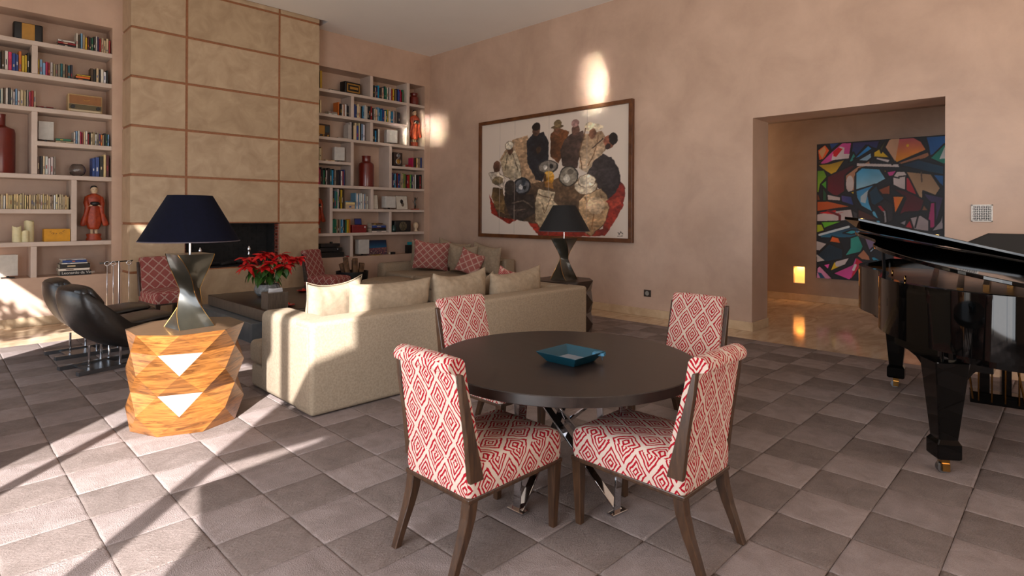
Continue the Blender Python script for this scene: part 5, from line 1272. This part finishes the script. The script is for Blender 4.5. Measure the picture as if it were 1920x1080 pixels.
radio(1.655, 3.008, 0.41, 0.265, 0.18, flat('beige_radio_case', (196, 168, 122), 0.35), flat('olive_dial_strip', (86, 74, 40), 0.4), 'beige and tan vintage radio with two knobs on the third shelf', 'tan')
radio(6.0, 3.942, 0.38, 0.245, 0.18, blackmat_m, goldface, 'black radio with gold frame on the top shelf, right bookcase', 'gold', rz=R(6), yo=0.09)
radio(5.36, 3.036, 0.30, 0.25, 0.16, flat('dark_brown_case', (52, 36, 26), 0.35), goldface, 'small gold-faced table radio half hidden behind the chimney breast', 'table')
radio(7.2, 1.19, 0.42, 0.24, 0.16, blackmat_m, goldface, 'black radio with round spoked dial on the right bookcase', 'dial')
# vases
def vase(x, z, r_v, h, rn, lab, lid=False, yo=0.19):
    r0 = empty('red_vase', (x, YW + yo, z), 0, lab, 'vase', 'red glazed vases on the shelves')
    s = MB(); hb = h * 0.80
    s.lathe([(r_v * .98, 0), (r_v, 0.02), (r_v, hb * .85), (r_v * .93, hb * .94), (rn * 1.15, hb), (rn, hb + 0.012), (rn, h - 0.02), (rn * 1.06, h - 0.01), (rn * 1.06, h), (rn * .9, h), (rn * .9, hb)], 40); s.build('vase_body', terra_m, r0, smooth=True, angle=40)
    if lid: s = MB(); s.lathe([(rn * 1.2, h), (rn * 1.2, h + 0.03), (rn * .4, h + 0.045), (0.001, h + 0.047)], 24); s.build('lid', terra_m, r0, smooth=True, angle=40)
vase(0.725, 2.087, 0.165, 0.80, 0.06, 'tall dark red vase cut by the left photo edge', yo=0.17)
vase(6.355, 2.12, 0.155, 0.63, 0.088, 'large dark red vase in the middle of the right bookcase', yo=0.17)
vase(7.52, 3.942, 0.10, 0.24, 0.065, 'small red lidded jar at the top right corner of the bookcase', True, yo=0.15)
# robed statues
def statue(x, z, h, lab, yo=0.16, rz=0):
    r0 = empty('robed_statue', (x, YW + yo, z), rz, lab, 'statue', 'red robed monk statues on the shelves'); k_ = h / 0.81
    def el(w, d, zz_, n=20, cx=0, cy=0): return [(cx + w * math.cos(2 * PI * i / n), cy + d * math.sin(2 * PI * i / n), zz_) for i in range(n)]
    S_ = Matrix.Scale(k_, 4)
    s = MB(); s.loft([el(0.095, 0.07, 0), el(0.10, 0.075, 0.02), el(0.085, 0.065, 0.045), el(0.098, 0.075, 0.09), el(0.09, 0.07, 0.10)], M=S_); s.build('pedestal', redrobe_m, r0, smooth=True, angle=50)
    s = MB()
    for sg in (-1, 1): s.loft([el(0.022, 0.035, 0.10, 12, sg * 0.027, -0.012), el(0.018, 0.022, 0.125, 12, sg * 0.026), el(0.021, 0.022, 0.19, 12, sg * 0.026)], M=S_)
    s.build('feet', skin_m, r0, smooth=True)
    s = MB(); rings = []
    for zz_, w, d in ((0.165, 0.062, 0.05), (0.20, 0.078, 0.058), (0.28, 0.10, 0.066), (0.38, 0.092, 0.06), (0.47, 0.072, 0.052), (0.54, 0.086, 0.056), (0.62, 0.102, 0.06), (0.665, 0.092, 0.052), (0.69, 0.05, 0.04), (0.70, 0.03, 0.03)):
        n_ = 28; fold = 0.07 if zz_ < 0.5 else 0.02
        rings.append([(w * (1 + fold * math.sin(7 * 2 * PI * i / n_)) * math.cos(2 * PI * i / n_), d * (1 + fold * math.sin(7 * 2 * PI * i / n_)) * math.sin(2 * PI * i / n_), zz_) for i in range(n_)])
    s.loft(rings, M=S_); s.build('robe', redrobe_m, r0, smooth=True)
    for sg in (-1, 1):      # wide hanging sleeves ending in flared tips
        s = MB(); s.loft([el(0.03, 0.035, 0.655, 12, sg * 0.085), el(0.036, 0.042, 0.56, 12, sg * 0.098, -0.012), el(0.034, 0.038, 0.49, 12, sg * 0.085, -0.035), el(0.028, 0.022, 0.40, 12, sg * 0.10, -0.03), el(0.04, 0.022, 0.30, 12, sg * 0.125, -0.025), el(0.045, 0.02, 0.235, 12, sg * (0.145 if sg > 0 else 0.13), -0.02), el(0.02, 0.012, 0.215, 12, sg * 0.14, -0.02)], M=S_)
        s.build('sleeve', redrobe_m, r0, smooth=True)
        s = MB(); s.loft([el(0.012, 0.012, 0.505, 10, sg * 0.075, -0.06), el(0.02, 0.02, 0.515, 10, sg * 0.055, -0.075), el(0.014, 0.014, 0.53, 10, sg * 0.03, -0.085)], M=S_); s.build('hand', skin_m, r0, smooth=True)
    s = MB(); s.lathe([(0.03, 0.515), (0.055, 0.535), (0.06, 0.56), (0.045, 0.575), (0.001, 0.578)], 20, cx=0, cy=-0.075, M=S_); s.build('bowl', blackmat_m, r0, smooth=True)
    s = MB(); s.loft([el(0.024, 0.024, 0.685, 16), el(0.026, 0.028, 0.70, 16), el(0.040, 0.043, 0.72, 16, 0, -0.004), el(0.047, 0.050, 0.75, 16), el(0.045, 0.048, 0.78, 16), el(0.03, 0.034, 0.805, 16), el(0.006, 0.006, 0.812, 16)], M=S_)
    s.loft([el(0.006, 0.006, 0.742, 8, 0, -0.052), el(0.004, 0.004, 0.765, 8, 0, -0.048)], M=S_); s.build('head', skin_m, r0, smooth=True)
    s = MB(); s.loft([el(0.048, 0.045, 0.765, 16, 0, 0.010), el(0.0475, 0.049, 0.782, 16, 0, 0.006), el(0.033, 0.038, 0.812, 16, 0, 0.004), el(0.005, 0.005, 0.82, 16)], M=S_)
    for sg in (-1, 1): s.box(sg * 0.018 - 0.009, sg * 0.018 + 0.009, -0.052, -0.044, 0.757, 0.760, M=S_)
    s.box(-0.010, 0.010, -0.050, -0.042, 0.731, 0.734, M=S_); s.build('hair_and_brows', blackmat_m, r0, smooth=True, angle=40)
statue(1.775, 1.152, 0.80, 'red robed monk statue holding a black bowl in the left bookcase')
statue(7.52, 3.036, 0.80, 'orange-red robed monk statue in the tall niche of the right bookcase', yo=0.13)
statue(5.26, 1.19, 0.80, 'red robed monk statue half hidden behind the chimney breast', yo=0.15)
# glass bowl
gb = empty('glass_bowl', (1.575, YW + 0.16, 2.087), 0, 'round clear glass bowl between the books of the left bookcase', 'bowl')
s = MB(); s.lathe([(0.04, 0), (0.085, 0.03), (0.102, 0.085), (0.09, 0.14), (0.06, 0.175), (0.056, 0.175), (0.084, 0.14), (0.095, 0.085), (0.078, 0.035), (0.01, 0.008)], 32); s.build('bowl_body', glass_m, gb, smooth=True)
# right bookcase contents
sR = 0.0117
run('at the left end of top shelf, right bookcase', 'books at the left end of the top shelf, right bookcase', 5.13, 3.942, 'nklky', 3.0, 22, sR)
flats('beside the black and gold radio', 'flat book beside the black and gold radio', 5.47, 3.942, (('s', 0.03, 0.22),))
run('right of the radio, top right bookcase shelf', 'books right of the radio on the top shelf', 6.41, 3.942, 'skavqkhcvggwkwwrynskbbprgkc', 2.6, 17, sR, maxx=7.21)
run('at the left of second shelf, right bookcase', 'books at the left of the second shelf, right bookcase', 5.10, 3.476, 'ccacac', 3.0, 17, sR)
flats('on second shelf of right bookcase', 'flat books on the second shelf of the right bookcase', 5.46, 3.476, (('w', 0.03, 0.18), ('s', 0.03, 0.18)))
run('beside the second-shelf divider, right bookcase', 'books beside the divider of the second shelf', 5.655, 3.476, 'okkwoekh', 2.6, 17, sR, maxx=5.90)
run('in the long second-shelf row, right bookcase', 'long row of books on the second shelf, right bookcase', 5.98, 3.476, 'nbbcckqlewkkrkwcclqqbbcgywcqqwsskh', 2.9, 18, sR, maxx=7.215)
flats('on third shelf beside the gold-faced radio', 'flat book beside the gold-faced radio', 5.66, 3.036, (('w', 0.02, 0.22),))
run('right of the gold-faced radio', 'books right of the gold-faced radio', 5.88, 3.036, 'wwkccbckle', 3.2, 22, sR, maxx=6.335)
run('left of white speaker, third shelf', 'books left of the white speaker, third shelf', 6.42, 3.036, 'kkqkw', 2.8, 18, sR)
run('left of the white speaker beside the vase', 'books left of the speaker beside the vase', 5.10, 2.577, 'ccawcca', 2.9, 17, sR)
flats('below the white speaker left of the vase', 'flat book left of the vase', 5.40, 2.577, (('c', 0.025, 0.2),))
run('in the row left of the large red vase', 'books in the row left of the large red vase', 5.10, 2.12, 'ccccaprkkgkwkktqkskkhwrb', 2.6, 21, sR, maxx=5.90)
run('right of the small two-cone loudspeaker', 'books right of the small loudspeaker', 7.42, 2.577, 'pnkycasbk', 2.5, 15, sR, maxx=7.685)
flats('beside the small two-cone loudspeaker', 'flat book beside the small loudspeaker', 7.24, 2.577, (('r', 0.05, 0.15),))
run('in the row below the small loudspeaker', 'books in the row below the small loudspeaker', 6.87, 2.12, 'wvkqlkrbbaaffhkrrfgvwsekkkrk', 2.5, 20, sR, maxx=7.685)
e_ = run('on fifth shelf, right bookcase', 'books on the fifth shelf of the right bookcase', 5.56, 1.665, 'ktgwkykn', 2.9, 24, sR)
flats('on fifth shelf, right bookcase', 'flat pile on the fifth shelf, right bookcase', e_ + 0.01, 1.665, (('c', 0.08, 0.2), ('z', 0.05, 0.2), ('l', 0.02, 0.16)))
run('on fifth shelf left of the frames', 'books on the fifth shelf left of the frames', e_ + 0.225, 1.665, 'lwleewwlcww', 2.7, 20, sR, maxx=6.35)
e_ = run('on sixth shelf, right bookcase', 'books on the sixth shelf of the right bookcase', 5.53, 1.19, 'ggggansqlkkgyyo', 2.3, 17, sR)
# red box and small picture
rb = empty('red_box', (6.06 + 0.08, YW + 0.12, 1.19), 0, 'dark red lidded box on the sixth shelf, right bookcase', 'box')
s = MB(); s.box(-0.16, 0.16, -0.06, 0.10, 0, 0.12); s.build('box_body', flat('dark_red_lacquer', (122, 24, 26), 0.35), rb, bevel=0.003)
s = MB(); s.box(-0.163, 0.163, -0.063, 0.103, 0.12, 0.155); s.build('lid', flat('dark_red_lacquer', (122, 24, 26), 0.35), rb, bevel=0.003)
s = MB(); s.box(0.11, 0.135, -0.067, -0.06, 0.095, 0.13); s.build('clasp', white_m, rb)
def frame(x, z, w, h, lab, fill, rim, yo=0.14, lean=8, group='picture frames on the shelves', spots=()):
    r0 = empty('framed_picture', (x, YW + yo, z + 0.001), 0, lab, 'picture frame', group); r0.rotation_euler = (R(-lean), 0, 0)
    s = MB(); s.box(-w / 2, w / 2, 0, 0.012, 0, h); s.build('frame_rim', rim, r0, bevel=0.002)
    s = MB(); s.box(-w / 2 + 0.008, w / 2 - 0.008, -0.001, 0.002, 0.008, h - 0.008); s.build('picture', fill, r0)
    for (sx, sz, sw, sh, m_) in spots:
        s = MB(); n_ = 10; s.add([(sx + sw * math.cos(2 * PI * i / n_), -0.0018, sz + sh * math.sin(2 * PI * i / n_)) for i in range(n_)], [tuple(range(n_))]); s.build('figure', m_, r0)
cardm = flat('pale_card', (206, 200, 186), 0.6)
frame(6.16, 1.19 + 0.155, 0.16, 0.13, 'small dark blue picture standing on the red box', book_mat((30, 44, 110)), blackmat_m, yo=0.14)
flats('at right of sixth shelf, right bookcase', 'pile of books on the sixth shelf, right bookcase', 6.42, 1.19, (('w', 0.03, 0.34), ('k', 0.045, 0.34), ('n', 0.015, 0.32), ('b', 0.045, 0.33), ('w', 0.015, 0.3), ('n', 0.03, 0.26)))
frame(6.50, 1.665, 0.26, 0.30, 'pale framed drawing partly hidden by the divider, fifth shelf', cardm, greywood_m, spots=((-0.06, 0.12, 0.03, 0.05, log_m),))
frame(7.22, 1.665, 0.30, 0.30, 'pale framed drawing with a dark figure on the fifth shelf', cardm, greywood_m, spots=((0.0, 0.17, 0.04, 0.05, blackmat_m), (0.02, 0.11, 0.035, 0.05, greywood_m)))
fg = empty('figurine', (7.56, YW + 0.15, 1.665), 0, 'slender dark figurine on a red base at the right end of fifth shelf', 'figurine')
s = MB(); s.box(-0.08, 0.08, -0.05, 0.05, 0, 0.02); s.build('figurine_base', redrobe_m, fg, bevel=0.003)
s = MB(); s.tube([(0.0, 0, 0.02), (0.01, 0, 0.10), (-0.01, 0, 0.17), (0.01, 0, 0.22), (0.0, 0, 0.27)], [0.012, 0.02, 0.014, 0.02, 0.012], 10); s.tube([(0, 0, 0.19), (-0.05, 0, 0.15), (-0.06, 0, 0.2)], 0.006, 6); s.tube([(0, 0, 0.2), (0.05, 0, 0.24), (0.06, 0, 0.27)], 0.006, 6); s.build('figurine_body', bronze_m, fg, smooth=True)
hd = empty('white_bust', (7.55, YW + 0.1, 1.19), 0, 'small ivory bust beside the black radio with round dial', 'bust')
s = MB(); s.lathe([(0.04, 0), (0.045, 0.02), (0.02, 0.05), (0.05, 0.09), (0.058, 0.14), (0.04, 0.19), (0.002, 0.205)], 20); s.build('bust_body', skin_m, hd, smooth=True)
gv = empty('green_jar', (6.95, YW + 0.06, 1.19), 0, 'small dark green jar left of the round-dial radio', 'jar')
s = MB(); s.lathe([(0.05, 0), (0.06, 0.03), (0.055, 0.1), (0.03, 0.13), (0.03, 0.15), (0.02, 0.15), (0.001, 0.1)], 20); s.build('jar_body', flat('dark_green_glaze', (16, 54, 50), 0.25), gv, smooth=True)
lsp = empty('small_loudspeaker', (7.07, YW + 0.10, 2.577), R(0), 'small brown loudspeaker with two silver-ringed cones', 'speaker')
s = MB(); s.box(-0.10, 0.12, 0, 0.2, 0, 0.30); s.build('cabinet', flat('dark_walnut_cabinet', (48, 28, 20), 0.3), lsp, bevel=0.004)
for zz_, rr_2 in ((0.235, 0.048), (0.11, 0.066)):
    s = MB(); s.lathe([(rr_2, 0), (rr_2, 0.008), (rr_2 * .85, 0.010), (rr_2 * .8, 0.002)], 28, M=Matrix.Translation((0.015, 0.0, zz_)) @ Matrix.Rotation(PI / 2, 4, 'X')); s.build('cone_ring', chrome_m, lsp, smooth=True, angle=40)
    s = MB(); s.lathe([(rr_2 * .8, 0.001), (rr_2 * .5, 0.002), (rr_2 * .25, 0.006), (0.001, 0.01)], 20, M=Matrix.Translation((0.015, -0.001, zz_)) @ Matrix.Rotation(PI / 2, 4, 'X')); s.build('cone', goldface if zz_ < 0.2 else steel_m, lsp, smooth=True)
tt = empty('record_player', (5.56, YW + 0.06, 0.72), 0, 'black hi-fi unit with a dark cover behind the right fireside chair', 'record player')
s = MB(); s.box(-0.26, 0.24, 0, 0.24, 0.0, 0.10); s.build('amplifier', blackmat_m, tt, bevel=0.004)
s = MB(); s.box(-0.26, 0.20, 0.0, 0.24, 0.112, 0.19); s.build('deck', blackmat_m, tt, bevel=0.004)
s = MB(); s.box(-0.24, 0.16, 0.01, 0.23, 0.20, 0.27); s.lathe([(0.03, 0.27), (0.03, 0.30)], 12, cx=0.02, cy=0.1); s.build('dust_cover', flat('smoked_cover', (20, 20, 22), 0.15), tt, bevel=0.006)
s = MB(); s.lathe([(0.012, 0), (0.010, 0.012), (0.001, 0.012)], 12, M=Matrix.Translation((0.10, -0.001, 0.16)) @ Matrix.Rotation(PI / 2, 4, 'X')); s.build('knob', chrome_m, tt, smooth=True)
# night-city picture on the bottom shelf
c = Canvas(-0.25, 0.25, 0, 0.30, 80, 50, (14, 40, 70), [1, 0, 0, 0, 1, 0, 0, 0])
c.poly([(-.25, .14), (.25, .14), (.25, .30), (-.25, .30)], (20, 90, 130), (10, 26, 56)); c.poly([(-.25, 0), (.25, 0), (.25, .15), (-.25, .13)], (60, 40, 60), (120, 74, 80))
rr3 = random.Random(3)
for _ in range(120): c.ell(rr3.uniform(-.25, .25), rr3.uniform(0, .13), .005, .006, rr3.choice([(230, 150, 90), (190, 110, 110), (240, 220, 180), (60, 50, 90)]))
r0 = empty('picture_board', (6.64, YW + 0.20, 0.722), 0, 'night-city photograph board leaning on the bottom shelf', 'picture'); r0.rotation_euler = (R(-10), 0, 0)
o = c.mesh('picture', print_m, lambda U, V: np.stack([U, np.full_like(U, -0.001), V], -1)); o.parent = r0
s = MB(); s.box(-0.252, 0.252, 0, 0.01, 0, 0.302); s.build('board', blackmat_m, r0)
for i, (x, kk, th, ln, lab) in enumerate(((6.42, 'y', 0.012, 0.18, 'yellow booklet lying in front of the white speaker, bottom shelf'), (6.85, 'k', 0.05, 0.12, 'small black box book lying right of the city picture'), (6.02, 'r', 0.02, 0.06, 'little red booklet beside the hi-fi'), )):
    book(x if x != 6.02 else 5.83, YW + 0.02, 0.7205, th, ln, 0.08, kk, lab, None, flatb=True)
cm_ = empty('small_black_case', (7.43, YW + 0.14, 0.72), 0, 'small black case standing at the right end of the bottom shelf', 'case')
s = MB(); s.box(-0.10, 0.10, -0.05, 0.05, 0, 0.18); s.build('case_body', blackmat_m, cm_, bevel=0.005)
s = MB(); s.box(-0.02, 0.10, 0.055, 0.08, 0.0, 0.24); s.build('turquoise_back', flat('turquoise_card', (20, 150, 160), 0.5), cm_)

# ------------------------------------------------------------------ outside the frame: added sun-blocking panels and a shrub that break up the sun
cu = empty('sun_blocker', (XL + 0.03, 0.8, 0), 0, 'unseen panels added to block sun at the near left window', 'light blocker')
for poly in ([(0.38, 4.14), (1.24, 3.12), (1.24, 2.42), (0.60, 3.02), (0.38, 3.3)], [(0.38, 3.4), (0.60, 2.98), (1.22, 2.26), (0.84, 2.10), (0.74, 1.2), (0.76, 0.03), (0.38, 0.03)]):
    s = MB(); s.prism(poly, XL + 0.005, XL + 0.055, 'x'); under(s.build('blocker_panel', linen_m), cu)
r4 = random.Random(11)
def leaf_cloud(name, blobs, n, root, size=0.05):
    s = MB()
    for _ in range(n):
        cx_, cy_, cz_, rr_4 = r4.choice(blobs); v_ = Vector((r4.gauss(0, 1), r4.gauss(0, 1), r4.gauss(0, 1))); v_ = v_.normalized() * rr_4 * r4.random() ** 0.4
        p = Vector((cx_, cy_, cz_)) + v_; a = Vector((r4.uniform(-1, 1), r4.uniform(-1, 1), r4.uniform(-1, 1))).normalized(); b2 = a.cross(Vector((r4.uniform(-1, 1), r4.uniform(-1, 1), 1))).normalized()
        L_ = size * r4.uniform(.7, 1.4); s.add([p - a * L_, p + b2 * L_ * .4, p + a * L_, p - b2 * L_ * .4], [(0, 1, 2, 3)])
    o = s.build(name, leaf_m, root); o['kind'] = 'stuff'; return o
sh = empty('garden_shrub', (-2.3, 7.3, 0), 0, 'leafy shrub outside the far left window', 'shrub')
s = MB(); s.tube([(0, 0, -0.05), (0.05, 0, 1.2), (0.0, 0.2, 2.6)], [0.06, 0.05, 0.02], 8); s.build('trunk', log_m, sh, smooth=True)
leaf_cloud('foliage', [(0, 0.2, 2.6, 0.5), (0, -0.9, 4.4, 0.5), (0.1, -0.7, 3.2, 0.45), (0, -1.9, 4.6, 0.5), (0.0, -1.75, 5.2, 0.5), (0, -2.1, 5.0, 0.5), (0, -1.7, 4.2, 0.4), (0, 0.8, 2.4, 0.4), (0, 0.2, 1.7, 0.3)], 4200, sh, 0.08)
